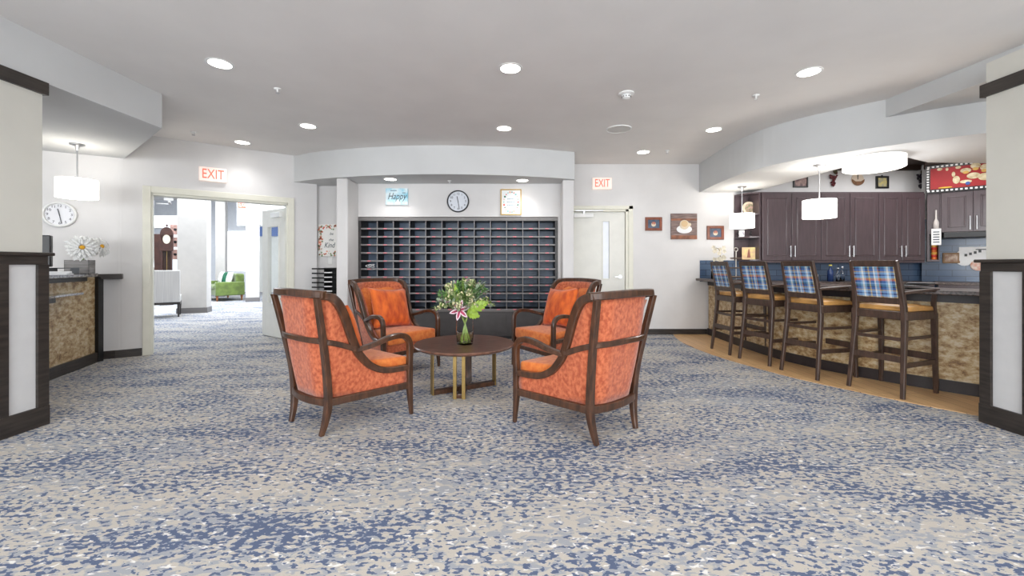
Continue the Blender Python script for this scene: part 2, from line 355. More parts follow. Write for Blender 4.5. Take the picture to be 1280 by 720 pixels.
# outer walls
bm = BM(); box(bm, -9.1, -9, -5, 3.3, 0, CEIL); struct('wall_far_left', bm, wall_m)
bm = BM(); box(bm, 9, 9.1, -5, 7.2, 0, CEIL); struct('wall_right', bm, wall_m)
bm = BM()
xs = [-9, -6.9, -4.3, -3.2, -0.6, 0.6, 3.2, 4.3, 6.9, 9]
for i in range(0, len(xs)-1, 2): box(bm, xs[i], xs[i+1], -5.1, -5, 0, CEIL)
box(bm, -9, 9, -5.1, -5, 0, 0.5); box(bm, -9, 9, -5.1, -5, 2.6, CEIL); struct('wall_rear', bm, wall_m)
for k, wx in enumerate((-5.6, -1.9, 1.9, 5.6)):  # unseen windows, put in to carry the added daylight
    wn = bpy.data.objects.new('window_%d' % (k+1), None); C.objects.link(wn); wn.location = (wx, -5.05, 0.5); wn['kind'] = 'structure'
    bm = BM(); 
    for a in (-1.3, -0.02, 1.26): box(bm, a, a+0.04, -0.03, 0.03, 0, 2.1)
    box(bm, -1.3, 1.3, -0.03, 0.03, 0, 0.05); box(bm, -1.3, 1.3, -0.03, 0.03, 2.05, 2.1)
    obj('window_frame', bm, trim_m, wn)
# baseboards
bm = BM(); box(bm, DX1+0.085, 3.32, BW-0.015, BW, 0, 0.095); struct('baseboard_back', bm, dark_m, bevel=0.003)

# curved soffit above the mail wall
fr = spline([(-3.47, 6.55, 0), (-2.9, 6.28, 0), (-2.1, 6.06, 0), (-1.14, 5.95, 0), (-0.2, 6.02, 0), (0.4, 6.14, 0), (0.95, 6.31, 0)], 8)
fr = [(p.x, p.y) for p in fr]
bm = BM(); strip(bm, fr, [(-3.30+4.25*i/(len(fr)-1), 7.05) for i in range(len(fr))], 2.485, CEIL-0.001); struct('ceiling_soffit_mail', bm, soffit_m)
# columns flanking the niche
bm = BM(); box(bm, -2.63, MX0+0.0, 6.22, MY+0.3, 0, 2.485); struct('wall_column_left', bm, wall_m, bevel=0.02, seg=3)
bm = BM(); box(bm, 0.775, 0.945, 6.36, MY+0.5, 0, 2.485); struct('wall_column_right', bm, wall_m, bevel=0.012, seg=3)
# reception soffit
SZ = 2.557
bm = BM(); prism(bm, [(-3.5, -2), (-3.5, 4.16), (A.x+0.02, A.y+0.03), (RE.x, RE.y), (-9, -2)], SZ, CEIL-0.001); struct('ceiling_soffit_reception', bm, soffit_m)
# kitchen ring soffit with raised tray
O_ = [(3.19, BW), (3.12, 6.4), (3.10, 5.8), (3.17, 5.25), (3.36, 4.85), (3.60, 4.57), (3.86, 4.30), (4.40, 3.88), (5.1, 3.5), (6.2, 3.2), (9, 3.1)]
I_ = [(4.08, BW), (4.10, 6.6), (4.12, 6.2), (4.15, 5.8), (4.18, 5.4), (4.2, 5.1), (4.32, 4.66), (5.0, 5.0), (5.7, 5.03), (6.8, 5.02), (9, 5.0)]
Os = [(p.x, p.y) for p in spline([(x, y, 0) for x, y in O_], 4)]
Is = [(I_[i//4][0]+(I_[min(i//4+1, 10)][0]-I_[i//4][0])*(i % 4)/4, I_[i//4][1]+(I_[min(i//4+1, 10)][1]-I_[i//4][1])*(i % 4)/4) for i in range(41)]
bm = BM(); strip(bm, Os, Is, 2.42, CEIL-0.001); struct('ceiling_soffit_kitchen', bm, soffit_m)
bm = BM(); prism(bm, [(4.12, BW-0.001), (4.2, 5.1), (4.34, 4.68), (5.0, 5.02), (8.9, 5.05), (8.9, BW-0.001)], CEIL-0.03, CEIL-0.002); struct('trim_3', bm, mat('espresso_tray', (66, 52, 46), 0.5))
# straight soffit above the right pillar
bm = BM(); prism(bm, [(3.86, 4.32), (3.95, 3.2), (4.1, -2), (8.9, -2), (8.9, 3.3), (5.1, 3.52), (4.40, 3.90)], 2.715, CEIL-0.001); struct('ceiling_soffit_right', bm, soffit_m)

# pillars with wainscot
def pillar(sx, label, y0, y1, xface, ztop, rail):
    t = thing('pillar', label, 'pillar', (sx*xface, (y0+y1)/2, 0))
    hy = (y1-y0)/2; wd = 0.55
    def bx(bm, e, za, zb, x_extra=0): # box with protrusion e from the shaft face
        xs_ = sorted((-sx*e, sx*wd)); box(bm, xs_[0], xs_[1], -hy-e, hy+e, za, zb)
    bm = BM(); bx(bm, -0.025, 0.0, ztop); obj('shaft', bm, warm_m, t)
    bm = BM(); bx(bm, 0, 2.462, 2.557); obj('crown_band', bm, dark_m, t, bevel=0.003)
    bm = BM(); bx(bm, 0.004, 0, 0.145); obj('base_board', bm, dark_m, t, bevel=0.006)
    bm = BM(); bx(bm, -0.004, rail-0.09, rail-0.025); obj('rail_board', bm, dark_m, t, bevel=0.002)
    bm = BM(); bx(bm, 0.022, rail-0.025, rail); obj('rail_cap', bm, dark_m, t, bevel=0.006)
    for ya in (-hy, -hy+0.42 if False else None, hy-0.075):
        if ya is None: continue
        bm = BM(); xs_ = sorted((sx*0.0, sx*0.04)); box(bm, xs_[0], xs_[1], ya, ya+0.075, 0.145, rail-0.09); obj('stile', bm, dark_m, t, bevel=0.002)
    bm = BM(); xs_ = sorted((sx*0.018, sx*0.03)); box(bm, xs_[0], xs_[1], -hy+0.075, hy-0.075, 0.145, rail-0.09); obj('panel', bm, mat('pillar_panel_paint', (214, 214, 214), 0.5), t)
    bm = BM(); xs_ = sorted((sx*0.04, sx*wd)); box(bm, xs_[0], xs_[1], hy-0.03, hy-0.004, 0.145, rail-0.09); obj('end_board', bm, dark_m, t)
    return t
pillar(-1, 'left pillar with dark wood wainscot frame beside the reception desk', 2.80, 3.125, 3.475, SZ, 1.285)
pillar(1, 'right pillar with dark wood wainscot frame at the end of the bar', 2.83, 3.17, 3.56, 2.715, 1.235)

# ------------------------------------------------------------------ doors
D = bpy.data.objects.new('door_1', None); C.objects.link(D); D.location = (DX0, BW, 0); D['kind'] = 'structure'
dw = DX1-DX0
bm = BM(); box(bm, -0.09, 0, -0.02, 0.05, 0, DZ+0.06); box(bm, dw, dw+0.075, -0.02, 0.05, 0, DZ+0.06); box(bm, -0.09, dw+0.075, -0.02, 0.05, DZ, DZ+0.06)
obj('door_casing', bm, trim_m, D, bevel=0.006)
bm = BM(); box(bm, dw-0.045, dw, 0.0, 0.12, 0, DZ); box(bm, 0, 0.01, 0.0, 0.12, 0, DZ); box(bm, 0, dw, 0, 0.12, DZ-0.035, DZ); obj('door_jamb', bm, trim_m, D)
lx0, lx1 = 0.34+0.18, 0.34+0.29
bm = BM(); L0, L1 = 0.015, dw-0.05
wx0, wx1, wz0, wz1 = L1-0.375, L1-0.27, 0.95, 1.93
box(bm, L0, wx0, 0.04, 0.085, 0.01, DZ-0.04); box(bm, wx1, L1, 0.04, 0.085, 0.01, DZ-0.04); box(bm, wx0, wx1, 0.04, 0.085, 0.01, wz0); box(bm, wx0, wx1, 0.04, 0.085, wz1, DZ-0.04)
leaf = obj('door_leaf', bm, door_m, D)
bm = BM()
for a, b_, c, d in ((wx0-.02, wx0, wz0-.02, wz1+.02), (wx1, wx1+.02, wz0-.02, wz1+.02), (wx0, wx1, wz0-.02, wz0), (wx0, wx1, wz1, wz1+.02)): box(bm, a, b_, 0.032, 0.05, c, d)
obj('lite_frame', bm, door_m, D, bevel=0.003)
bm = BM(); box(bm, wx0, wx1, 0.06, 0.066, wz0, wz1); obj('glass_lite', bm, mat('frosted_bright_glass', (238, 242, 250), 0.3), D)
bm = BM(); cyl(bm, (L1-0.08, 0.03, 0.98), (L1-0.08, 0.04, 0.98), 0.035); cyl(bm, (L1-0.08, -0.03, 0.98), (L1-0.08, 0.03, 0.98), 0.01); box(bm, L1-0.19, L1-0.07, -0.035, -0.015, 0.97, 0.99); obj('door_handle', bm, chrome_m, D, bevel=0.003)
bm = BM(); box(bm, 0.02, 0.36, -0.03, 0.04, 1.99, 2.06); cl = obj('door_closer', bm, white_m, D, bevel=0.006)
bm = BM(); box(bm, 0.18, 0.21, -0.02, 0.02, 2.06, 2.11); box(bm, 0.05, 0.52, -0.03, -0.01, 2.10, 2.115, Matrix.Rotation(0, 4, 'Z')); obj('closer_arm', bm, chrome_m, cl)
# dark hall behind the lite
bm = BM(); box(bm, 0.9, 2.2, BW+0.5, BW+0.52, 0, CEIL); struct('wall_behind_door', bm, wall_m)

D = bpy.data.objects.new('door_2', None); C.objects.link(D); D.location = (A.x, A.y, 0); D.rotation_euler = (0, 0, rotW); D['kind'] = 'structure'
bm = BM(); c_ = 0.085
for (ya, yb) in ((-0.02, 0.0), (0.16, 0.18)):
    box(bm, u0-c_, u0, ya, yb, 0, oz+c_); box(bm, u1, u1+c_, ya, yb, 0, oz+c_); box(bm, u0, u1, ya, yb, oz, oz+c_)
obj('door_casing', bm, trim_m, D, bevel=0.005)
bm = BM(); box(bm, u0-0.001, u0+0.02, 0, 0.16, 0, oz); box(bm, u1-0.02, u1+0.001, 0, 0.16, 0, oz); box(bm, u0, u1, 0, 0.16, oz-0.03, oz+0.001); obj('door_jamb', bm, trim_m, D)
for z in (0.25, 1.15, 1.95):
    bm = BM(); box(bm, u0+0.02, u0+0.026, 0.06, 0.10, z, z+0.10); obj('hinge', bm, chrome_m, D)
# right leaf swung open into the hall
H_ = Matrix.Translation((u1-0.02, 0.15, 0)) @ Matrix.Rotation(math.radians(108), 4, 'Z')
lw_, lh = 0.76, 2.09
bm = BM()
box(bm, 0.01, 0.20, -0.045, 0, 0.01, lh, H_); box(bm, 0.56, lw_, -0.045, 0, 0.01, lh, H_); box(bm, 0.20, 0.56, -0.045, 0, 0.01, 0.55, H_); box(bm, 0.20, 0.56, -0.045, 0, 1.82, lh, H_)
leaf = obj('door_leaf', bm, door_m, D)
bm = BM()
for a, b_, c, d in ((.18, .205, .53, 1.84), (.555, .58, .53, 1.84), (.2, .56, .53, .56), (.2, .56, 1.81, 1.84)): box(bm, a, b_, -0.055, 0.01, c, d, H_)
obj('lite_frame', bm, door_m, leaf)
bm = BM(); box(bm, 0.2, 0.56, -0.026, -0.02, 0.55, 1.82, H_); obj('glass_lite', bm, clear_m, leaf)
bm = BM()
for z in (0.25, 1.08, 1.80): box(bm, -0.03, 0.05, -0.052, -0.044, z, z+0.14, H_)
obj('hinge', bm, chrome_m, leaf)
bm = BM(); box(bm, 0.08, 0.38, 0.0, 0.05, 1.95, 2.03, H_); box(bm, 0.09, 0.37, -0.09, -0.045, 1.90, 2.0, H_); obj('door_closer', bm, white_m, leaf, bevel=0.005)
bm = BM(); box(bm, 0.01, 0.03, -0.05, -0.045, 1.30, 1.50, H_); obj('lock_plate', bm, black_m, leaf)
bm = BM(); box(bm, u0+0.12, u0+0.22, 0.16, 0.2, oz-0.07, oz-0.03); box(bm, u0+0.16, u0+0.19, 0.18, 0.5, oz-0.09, oz-0.075); box(bm, u0+0.02, u0+0.19, 0.48, 0.5, oz-0.09, oz-0.075)
obj('closer_arm', bm, chrome_m, D)

# ------------------------------------------------------------------ hall beyond the doors
bm = BM(); box(bm, -16, -3, 17.9, 18, 0, 4); box(bm, -16, -15.9, 3, 18, 0, 4); struct('wall_hall', bm, mat('hall_white', (236, 238, 242), 0.7))
bm = BM(); prism(bm, [(-3.9, 7.7), (-3.7, 7.7), (-8.5, 18), (-8.7, 18)], 0, 4); struct('wall_hall_right', bm, mat('hall_white', (236, 238, 242), 0.7))
bm = BM(); box(bm, -16, -3, 3, 18, 3.95, 4.05); struct('ceiling_hall', bm, ceil_m)
bm = BM(); box(bm, -15.9, -10.2, 13.3, 13.7, 2.35, 2.75); box(bm, -9.0, -7.2, 13.6, 14.0, 2.45, 3.95); struct('ceiling_hall_beam', bm, soffit_m)
hallcol = thing('hall_column', 'wide cream column just beyond the double doors', 'column', (-7.86, 10.3, 0), math.radians(20), 'columns in the hall')
bm = BM(); box(bm, -0.30, 0.30, -0.16, 0.16, 0, 3.95); obj('shaft', bm, mat('hall_column_paint', (206, 201, 195), 0.7), hallcol)
bm = BM(); box(bm, -0.315, 0.315, -0.175, 0.175, 0, 0.13); obj('base_board', bm, mat('hall_grey_base', (120, 116, 114), 0.5), hallcol)
c2 = dup(hallcol, (-8.35, 13.4, 0), math.radians(30), 'narrower looking column right of the green settee'); c2.scale = (0.62, 1, 1)
c3 = dup(hallcol, (-10.75, 15.4, 0), math.radians(20), 'pale far column left of the green settee'); c3.scale = (0.5, 1, 1)
# hall window and blue wall part
bm = BM(); box(bm, -12.4, -11.3, 17.86, 17.9, 0.9, 2.6); o = struct('window_5', bm, mat('bright_window', (250, 250, 246), 0.5, emit=1.2))
bm = BM(); box(bm, -11.2, -9.0, 17.80, 17.9, 2.4, 3.3); o = struct('wall_hall_blue', bm, mat('hall_blue', (104, 130, 186), 0.7))
bm = BM(); box(bm, -10.9, -9.9, 17.82, 17.88, 0, 2.35); o = struct('door_3', bm, door_m)

# green settee
t = thing('settee', 'lime green velvet settee with tapered wooden feet in the hall', 'settee', (-9.75, 14.0, 0), math.radians(-40))
bm = BM(); box(bm, -0.75, 0.75, -0.38, 0.42, 0.18, 0.42); obj('base', bm, sofa_m, t, bevel=0.03)
for s in (-1, 1):
    bm = BM(); box(bm, s*0.75-0.06, s*0.75+0.06, -0.40, 0.42, 0.18, 0.62); obj('arm', bm, sofa_m, t, bevel=0.03)
bm = BM(); box(bm, -0.69, 0.69, -0.42, 0.2, 0.40, 0.52); obj('seat_cushion', bm, sofa_m, t, bevel=0.04)
bm = BM(); box(bm, -0.69, 0.69, 0.2, 0.45, 0.40, 0.88); obj('backrest', bm, sofa_m, t, bevel=0.05)
for x in (-0.7, 0.7):
    for y in (-0.33, 0.36):
        bm = BM(); cyl(bm, (x, y, 0), (x, y, 0.19), 0.02, 0.04, 10); obj('leg', bm, mat('settee_leg_wood', (150, 92, 50), 0.4), t)
def cushion_mesh(w, h, d, n=12):
    bm = BM(); 
    for sgn in (-1, 1):
        g = []
        for i in range(n+1):
            row = []
            for j in range(n+1):
                u = i/n*2-1; v = j/n*2-1; b = (1-abs(u)**3.0)*(1-abs(v)**3.0)
                pinch = 1-0.13*(1-u*u)*abs(v)**2; pinch2 = 1-0.13*(1-v*v)*abs(u)**2
                row.append(bm.verts.new((u*w/2*pinch2, sgn*(d/2*b**0.6), v*h/2*pinch)))
            g.append(row)
        for i in range(n):
            for j in range(n): bm.faces.new((g[i][j], g[i+1][j], g[i+1][j+1], g[i][j+1]))
    bmesh.ops.remove_doubles(bm, verts=bm.verts[:], dist=0.0005); return bm
for k, (x, m, lb) in enumerate(((-0.42, petal_m, 'plain white cushion at the left of the green settee'), (0.0, mat('emerald_pattern', (40, 120, 84), 0.7, scale=20, rgb2=(20, 80, 60)), 'emerald green cushion in the middle of the green settee'), (0.42, petal_m, 'plain white cushion at the right of the green settee'))):
    o = obj('throw_pillow', cushion_mesh(0.42, 0.42, 0.14), m, smooth=True); tag(o, lb, 'cushion')
    M = Matrix.Translation((-9.75, 14.0, 0)) @ Matrix.Rotation(math.radians(-40), 4, 'Z') @ Matrix.Translation((x, 0.09, 0.74)) @ Matrix.Rotation(math.radians(-14), 4, 'X')
    o.matrix_world = M
# cream hall armchair seen from behind
t = thing('hall_chair', 'cream striped upholstered chair with dark legs beyond the doors', 'chair', (-7.98, 9.5, 0), math.radians(36))
strp = mat('cream_stripe', (214, 210, 204), 0.8, scale=30, stretch=(3, 1, 0.05), rgb2=(196, 192, 188))
bm = BM(); box(bm, -0.33, 0.33, -0.33, -0.25, 0.33, 1.06); obj('backrest', bm, strp, t, bevel=0.02)
bm = BM(); box(bm, -0.33, 0.33, -0.28, 0.30, 0.33, 0.48); obj('seat', bm, strp, t, bevel=0.02)
bm = BM(); box(bm, -0.33, 0.33, -0.33, 0.30, 0.29, 0.34); obj('seat_frame', bm, dark_m, t)
for x in (-0.3, 0.3):
    for y in (-0.3, 0.27):
        bm = BM(); cyl(bm, (x, y-0.03*(y < 0), 0), (x, y, 0.3), 0.015, 0.028, 8); obj('leg', bm, dark_m, t)
# grandfather clock
cw = mat('mahogany', (66, 38, 30), 0.35, noise=0.2, scale=6)
t = thing('grandfather_clock', 'tall mahogany longcase clock with arched hood in the hall', 'clock', (-10.12, 12.2, 0), math.radians(36))
bm = BM(); box(bm, -0.24, 0.24, -0.15, 0.15, 0, 0.5); box(bm, -0.19, -0.14, -0.12, 0.12, 0.5, 1.6); box(bm, 0.14, 0.19, -0.12, 0.12, 0.5, 1.6); box(bm, -0.19, 0.19, 0.08, 0.12, 0.5, 1.6); box(bm, -0.19, 0.19, -0.12, 0.12, 0.5, 0.56); obj('case', bm, cw, t, bevel=0.01)
bm = BM(); box(bm, -0.23, 0.23, -0.15, 0.15, 1.58, 2.05); cyl(bm, (0, -0.15, 2.05), (0, 0.15, 2.05), 0.23, n=28); sph(bm, (0, 0, 2.33), 0.04); obj('hood', bm, cw, t, bevel=0.008)
bm = BM(); cyl(bm, (0, -0.165, 1.92), (0, -0.15, 1.92), 0.13, n=28); obj('dial', bm, mat('old_dial', (190, 180, 160), 0.5), t); t.scale = (0.66, 0.8, 1)
bm = BM(); cyl(bm, (0, -0.05, 0.85), (0, -0.03, 0.85), 0.07); box(bm, -0.008, 0.008, -0.045, -0.035, 0.85, 1.58); obj('pendulum', bm, brass_m, t)
# wooden cabinet left of it
t = thing('hall_cabinet', 'dark brown tall wooden cabinet left of the longcase clock', 'cabinet', (-11.6, 13.2, 0), math.radians(20))
bm = BM(); box(bm, -0.7, 0.7, -0.2, 0.2, 0, 2.15); obj('carcass', bm, cw, t, bevel=0.01)
bm = BM(); box(bm, -0.6, -0.05, -0.215, -0.2, 0.2, 2.0); obj('door', bm, mat('smoky_glass', (90, 100, 120), 0.1), t)
bm = BM(); box(bm, 0.05, 0.6, -0.215, -0.2, 0.2, 2.0); obj('door', bm, cw, t)
for k, z in enumerate((2.14, 1.75, 1.36)):
    t = thing('wall_plaque', ['uppermost', 'middle', 'lowest'][k]+' of three square brown patterned plaques beside the longcase clock', 'plaque', at(219, 287+15.5*k, 12.6), math.radians(20), 'plaques in the hall')
    bm = BM(); box(bm, -0.13, 0.13, 0, 0.03, -0.15, 0.15); obj('panel', bm, mat('plaque_brown', (170, 132, 120), 0.6, noise=0.3, scale=14), t, bevel=0.02)
    bm = BM(); cyl(bm, (0, -0.006, 0), (0, 0, 0), 0.04); obj('center_disc', bm, black_m, t)
# wall piece the plaques hang on
bm = BM(); M = Matrix.Translation((-10.5, 12.8, 0)) @ Matrix.Rotation(math.radians(20), 4, 'Z'); box(bm, 0.0, 0.55, 0.04, 0.14, 0, 2.35, M); struct('wall_hall_stub', bm, mat('hall_white', (236, 238, 242), 0.7))
# hall exit sign
def exit_sign(loc, rz, label, wd=0.32, ht=0.2, strong=False):
    t = thing('exit_sign', label, 'exit sign', loc, rz)
    bm = BM(); box(bm, -wd/2, wd/2, -0.05, 0, -ht/2, ht/2); obj('housing', bm, exitw_m if not strong else red_m, t, bevel=0.01)
    text('lettering', 'EXIT', ht*0.95, TM(0, -0.052, 0) @ Matrix.Diagonal((0.66, 1, 1, 1)), red_m if not strong else paper_m, t)
    return t
exit_sign(at(304.5, 256.5, 13.3), 0.5, 'small glowing red EXIT sign hanging in the hall', 0.3, 0.19, True)

# ------------------------------------------------------------------ ceiling fittings
def can_light(loc, label, r=0.098):
    t = thing('recessed_light', label, 'ceiling light', loc, 0, 'recessed ceiling lights')
    bm = BM(); lathe(bm, [(r-0.012, -0.004), (r+0.008, -0.004), (r+0.008, 0.002), (r-0.012, 0.002)], 32, closed=True); obj('trim_ring', bm, white_m, t, smooth=False)
    bm = BM(); cyl(bm, (0, 0, -0.004), (0, 0, 0.0), r-0.012, n=32); obj('lens', bm, lens_m, t)
    l = bpy.data.lights.new('can_beam', 'SPOT'); l.energy = LIGHTS['can']*1.0; l.spot_size = math.radians(130); l.spot_blend = 0.8; l.shadow_soft_size = 0.09; l.color = (1, 0.985, 0.97)
    lo = bpy.data.objects.new('can_beam', l); C.objects.link(lo); lo.parent = t; lo.location = (0, 0, -0.03)
    return t
can0 = None
for (px, py, lb) in ((638, 85.5, 'recessed light nearest the camera in the middle of the ceiling'), (275, 79.5, 'recessed light nearest the left reception soffit'),
                     (1011, 90, 'recessed light nearest the right pillar soffit'), (385, 157.5, 'recessed light left of the mail wall soffit'),
                     (630, 160.5, 'recessed light in front of the middle of the mail wall soffit'), (892, 162, 'recessed light beside the curved kitchen soffit'),
                     (303, 178, 'recessed light above the exit sign at the double doors'), (804, 190, 'recessed light above the coffee picture on the back wall')):
    p = ceil_at(px, py)
    if can0 is None: can0 = can_light(p, lb)
    else: dup(can0, p, label=lb)
for px, py, lb in ((488, 224, 'recessed light in the soffit above the blue Happy sign'), (653, 225.5, 'recessed light in the soffit above the gold framed picture')):
    p = ceil_at(px, py, 2.485); dup(can0, p, label=lb)
def sprinkler(p, lb):
    t = thing('sprinkler_head', lb, 'sprinkler', p, 0, 'ceiling sprinklers')
    bm = BM(); lathe(bm, [(0, 0), (0.035, 0), (0.03, -0.008), (0.01, -0.01), (0.008, -0.035), (0, -0.035)], 16); obj('escutcheon', bm, white_m, t, smooth=True)
    bm = BM(); cyl(bm, (0, 0, -0.045), (0, 0, -0.04), 0.018, n=12); box(bm, -0.012, -0.009, -0.002, 0.002, -0.042, -0.01); box(bm, 0.009, 0.012, -0.002, 0.002, -0.042, -0.01); obj('deflector', bm, chrome_m, t)
    return t
s0 = sprinkler(ceil_at(347, 111), 'sprinkler head right of the left front recessed light')
for px, py, z, lb in ((945, 119, CEIL, 'sprinkler head left of the right front recessed light'), (242, 165, CEIL, 'sprinkler head above the left double door casing'), (834, 188, CEIL, 'sprinkler head right of the rear recessed light over the back wall'), (562, 226, 2.485, 'sprinkler head in the soffit above the black wall clock')):
    dup(s0, ceil_at(px, py, z), label=lb)
t = thing('smoke_detector', 'white domed smoke detector on the ceiling', 'smoke detector', ceil_at(783, 116.5))
bm = BM(); lathe(bm, [(0, 0), (0.075, 0), (0.075, -0.012), (0.05, -0.022), (0, -0.022)], 28); obj('base', bm, white_m, t, smooth=False)
bm = BM(); lathe(bm, [(0.0, -0.02), (0.045, -0.022), (0.04, -0.05), (0.02, -0.06), (0, -0.062)], 20); obj('sensor', bm, white_m, t, smooth=False)
bm = BM()
for k in range(10): a = 2*PI*k/10; box(bm, 0.038, 0.046, -0.006, 0.006, -0.042, -0.034, Matrix.Rotation(a, 4, 'Z'))
obj('vent', bm, black_m, t)
t = thing('ceiling_speaker', 'white round flush speaker on the ceiling', 'speaker', ceil_at(773.5, 161))
bm = BM(); lathe(bm, [(0.145, 0), (0.155, 0), (0.155, -0.012), (0.145, -0.012)], 32, closed=True); obj('rim', bm, white_m, t)
bm = BM(); cyl(bm, (0, 0, -0.009), (0, 0, 0), 0.146, n=32); obj('grille', bm, mat('speaker_grille', (214, 212, 208), 0.6), t)

# pendants
def pendant(p, zb, zt, label, power=None):
    t = thing('pendant_lamp', label, 'pendant lamp', p, 0, 'white drum pendant lamps')
    d = p.z; r = 0.175
    bm = BM(); lathe(bm, [(0, 0), (0.065, 0), (0.065, -0.015), (0.02, -0.03), (0.012, -0.07), (0, -0.07)], 24); obj('canopy', bm, chrome_m, t, smooth=True)
    bm = BM(); cyl(bm, (0, 0, -0.05), (0, 0, zt-d+0.01), 0.007, n=10); obj('rod', bm, chrome_m, t)
    bm = BM(); lathe(bm, [(r, zb-d), (r, zt-d), (r-0.004, zt-d), (r-0.004, zb-d)], 40, closed=True)
    obj('lamp_shade', bm, frosted_m, t, smooth=False)
    bm = BM(); cyl(bm, (0, 0, zb-d+0.004), (0, 0, zb-d+0.01), r-0.004, n=40); sph(bm, (0, 0, zb-d-0.004), 0.012); obj('diffuser', bm, frosted_m, t)
    for dz, en in ((zt-d+0.05, 1.0), (zb-d-0.05, 1.0)):
        l = bpy.data.lights.new('pendant_bulb', 'POINT'); l.energy = (power or LIGHTS['pendant'])*en; l.shadow_soft_size = 0.08; l.color = (1, 0.96, 0.92)
        lo = bpy.data.objects.new('pendant_bulb', l); C.objects.link(lo); lo.parent = t; lo.location = (0, 0, dz)
    return t
pA = ceil_at(1024, 206, 2.42); p0 = pendant(pA, 1.765, 1.985, 'white drum pendant lamp over the middle of the bar, nearer one')
dup(p0, ceil_at(927.5, 233, 2.42), label='white drum pendant lamp over the far end of the bar by the wall')
pendant(ceil_at(96.5, 180, SZ), 1.945, 2.155, 'white drum pendant lamp above the reception desk', LIGHTS['desk'])
t = thing('drum_ceiling_light', 'large white round drum light on the kitchen soffit', 'ceiling light', (4.17, 4.80, 2.42))
bm = BM(); lathe(bm, [(0, -0.13), (0.265, -0.13), (0.285, -0.12), (0.285, 0.0), (0, 0)], 48); obj('drum_shade', bm, mat('drum_glow', (255, 252, 248), 0.6, emit=0.75), t, smooth=False)
bm = BM(); cyl(bm, (0, 0, -0.145), (0, 0, -0.128), 0.035); obj('finial', bm, chrome_m, t)
l = bpy.data.lights.new('drum_bulb', 'POINT'); l.energy = LIGHTS['drum']; l.shadow_soft_size = 0.25; lo = bpy.data.objects.new('drum_bulb', l); C.objects.link(lo); lo.parent = t; lo.location = (0, 0, -0.42)

# ------------------------------------------------------------------ mail slot cabinet
t = thing('mail_slot_cabinet', 'large black wall of mail slots with grey shelf edges', 'mail cabinet', (MX0, MY, 0))
mw = MX1-MX0; mz0, mz1 = 0.47, 1.945; nc, nr = 12, 11; fx = 0.045
bm = BM(); box(bm, 0.002, mw-0.002, 0.34, 0.37, mz0-0.02, mz1); obj('back_panel', bm, slotback_m, t)
bm = BM(); box(bm, 0.002, fx, -0.01, 0.36, mz0, mz1); obj('side_frame', bm, blackmail_m, t)
bm = BM(); box(bm, mw-fx, mw-0.002, -0.01, 0.36, mz0, mz1); obj('side_frame', bm, blackmail_m, t)
bm = BM(); box(bm, 0.002, mw-0.002, -0.015, 0.36, mz1-0.055, mz1); obj('top_frame', bm, mat('mail_top_frame', (112, 108, 106), 0.35), t, bevel=0.003)
iz0, iz1 = mz0, mz1-0.055; ph = (iz1-iz0)/nr; pw = (mw-2*fx)/nc
for i in range(1, nc):
    bm = BM(); x = fx+i*pw; box(bm, x-0.005, x+0.005, 0.0, 0.34, iz0, iz1); dv_ = obj('divider', bm, mat('slot_inside', (40, 40, 44), 0.5), t)
    bm = BM(); box(bm, x-0.007, x+0.007, -0.006, 0.0, iz0, iz1); obj('edge_trim', bm, slotedge_m, dv_)
for j in range(nr+0):
    z = iz0+j*ph
    bm = BM(); box(bm, fx, mw-fx, -0.008, 0.34, z-0.006, z+0.012); sh = obj('shelf', bm, mat('slot_inside', (40, 40, 44), 0.5), t)
    bm = BM(); box(bm, fx, mw-fx, -0.014, -0.008, z-0.009, z+0.015); obj('label_rail', bm, slotedge_m, sh)
    bm = BM()
    for i in range(nc): x = fx+(i+0.5)*pw; box(bm, x-0.028, x+0.028, -0.017, -0.014, z-0.005, z+0.011)
    obj('name_tags', bm, pinktag_m, sh)
bm = BM(); box(bm, 0.002, mw-0.002, -0.02, 0.36, 0.05, mz0-0.03); obj('base_cabinet', bm, mat('mail_base', (70, 66, 66), 0.4, noise=0.1), t, bevel=0.004)
bm = BM(); box(bm, 0.002, mw-0.002, -0.035, 0.36, mz0-0.03, mz0-0.006); obj('ledge', bm, mat('mail_top_frame', (112, 108, 106), 0.35), t, bevel=0.003)
for k in range(4):
    bm = BM(); x = 0.02+k*mw/4; box(bm, x+0.03, x+mw/4-0.05, -0.028, -0.02, 0.10, mz0-0.07); obj('door', bm, mat('mail_base', (70, 66, 66), 0.4), t, bevel=0.004)
bm = BM(); box(bm, 0.002, mw-0.002, 0.0, 0.36, 0, 0.05); obj('plinth', bm, black_m, t)
# cord loop in a slot
bm = BM(); z = iz0+5*ph+0.025
tube(bm, [(0.18+0.06*math.cos(a)+0.02*math.sin(2*a), 0.02+0.01*math.sin(a), z+0.03+0.024*math.sin(a+0.5)) for a in [k*2*PI/12 for k in range(13)]], 0.004, 3)
tube(bm, [(0.20+0.05*math.cos(a), 0.03, z+0.024+0.02*math.sin(a-0.7)) for a in [k*2*PI/12 for k in range(13)]], 0.004, 3)
o = obj('cable_coil', bm, paper_m, smooth=True); o.location = (MX0, MY, 0); tag(o, 'coiled white cable lying in a left mail slot', 'cable')

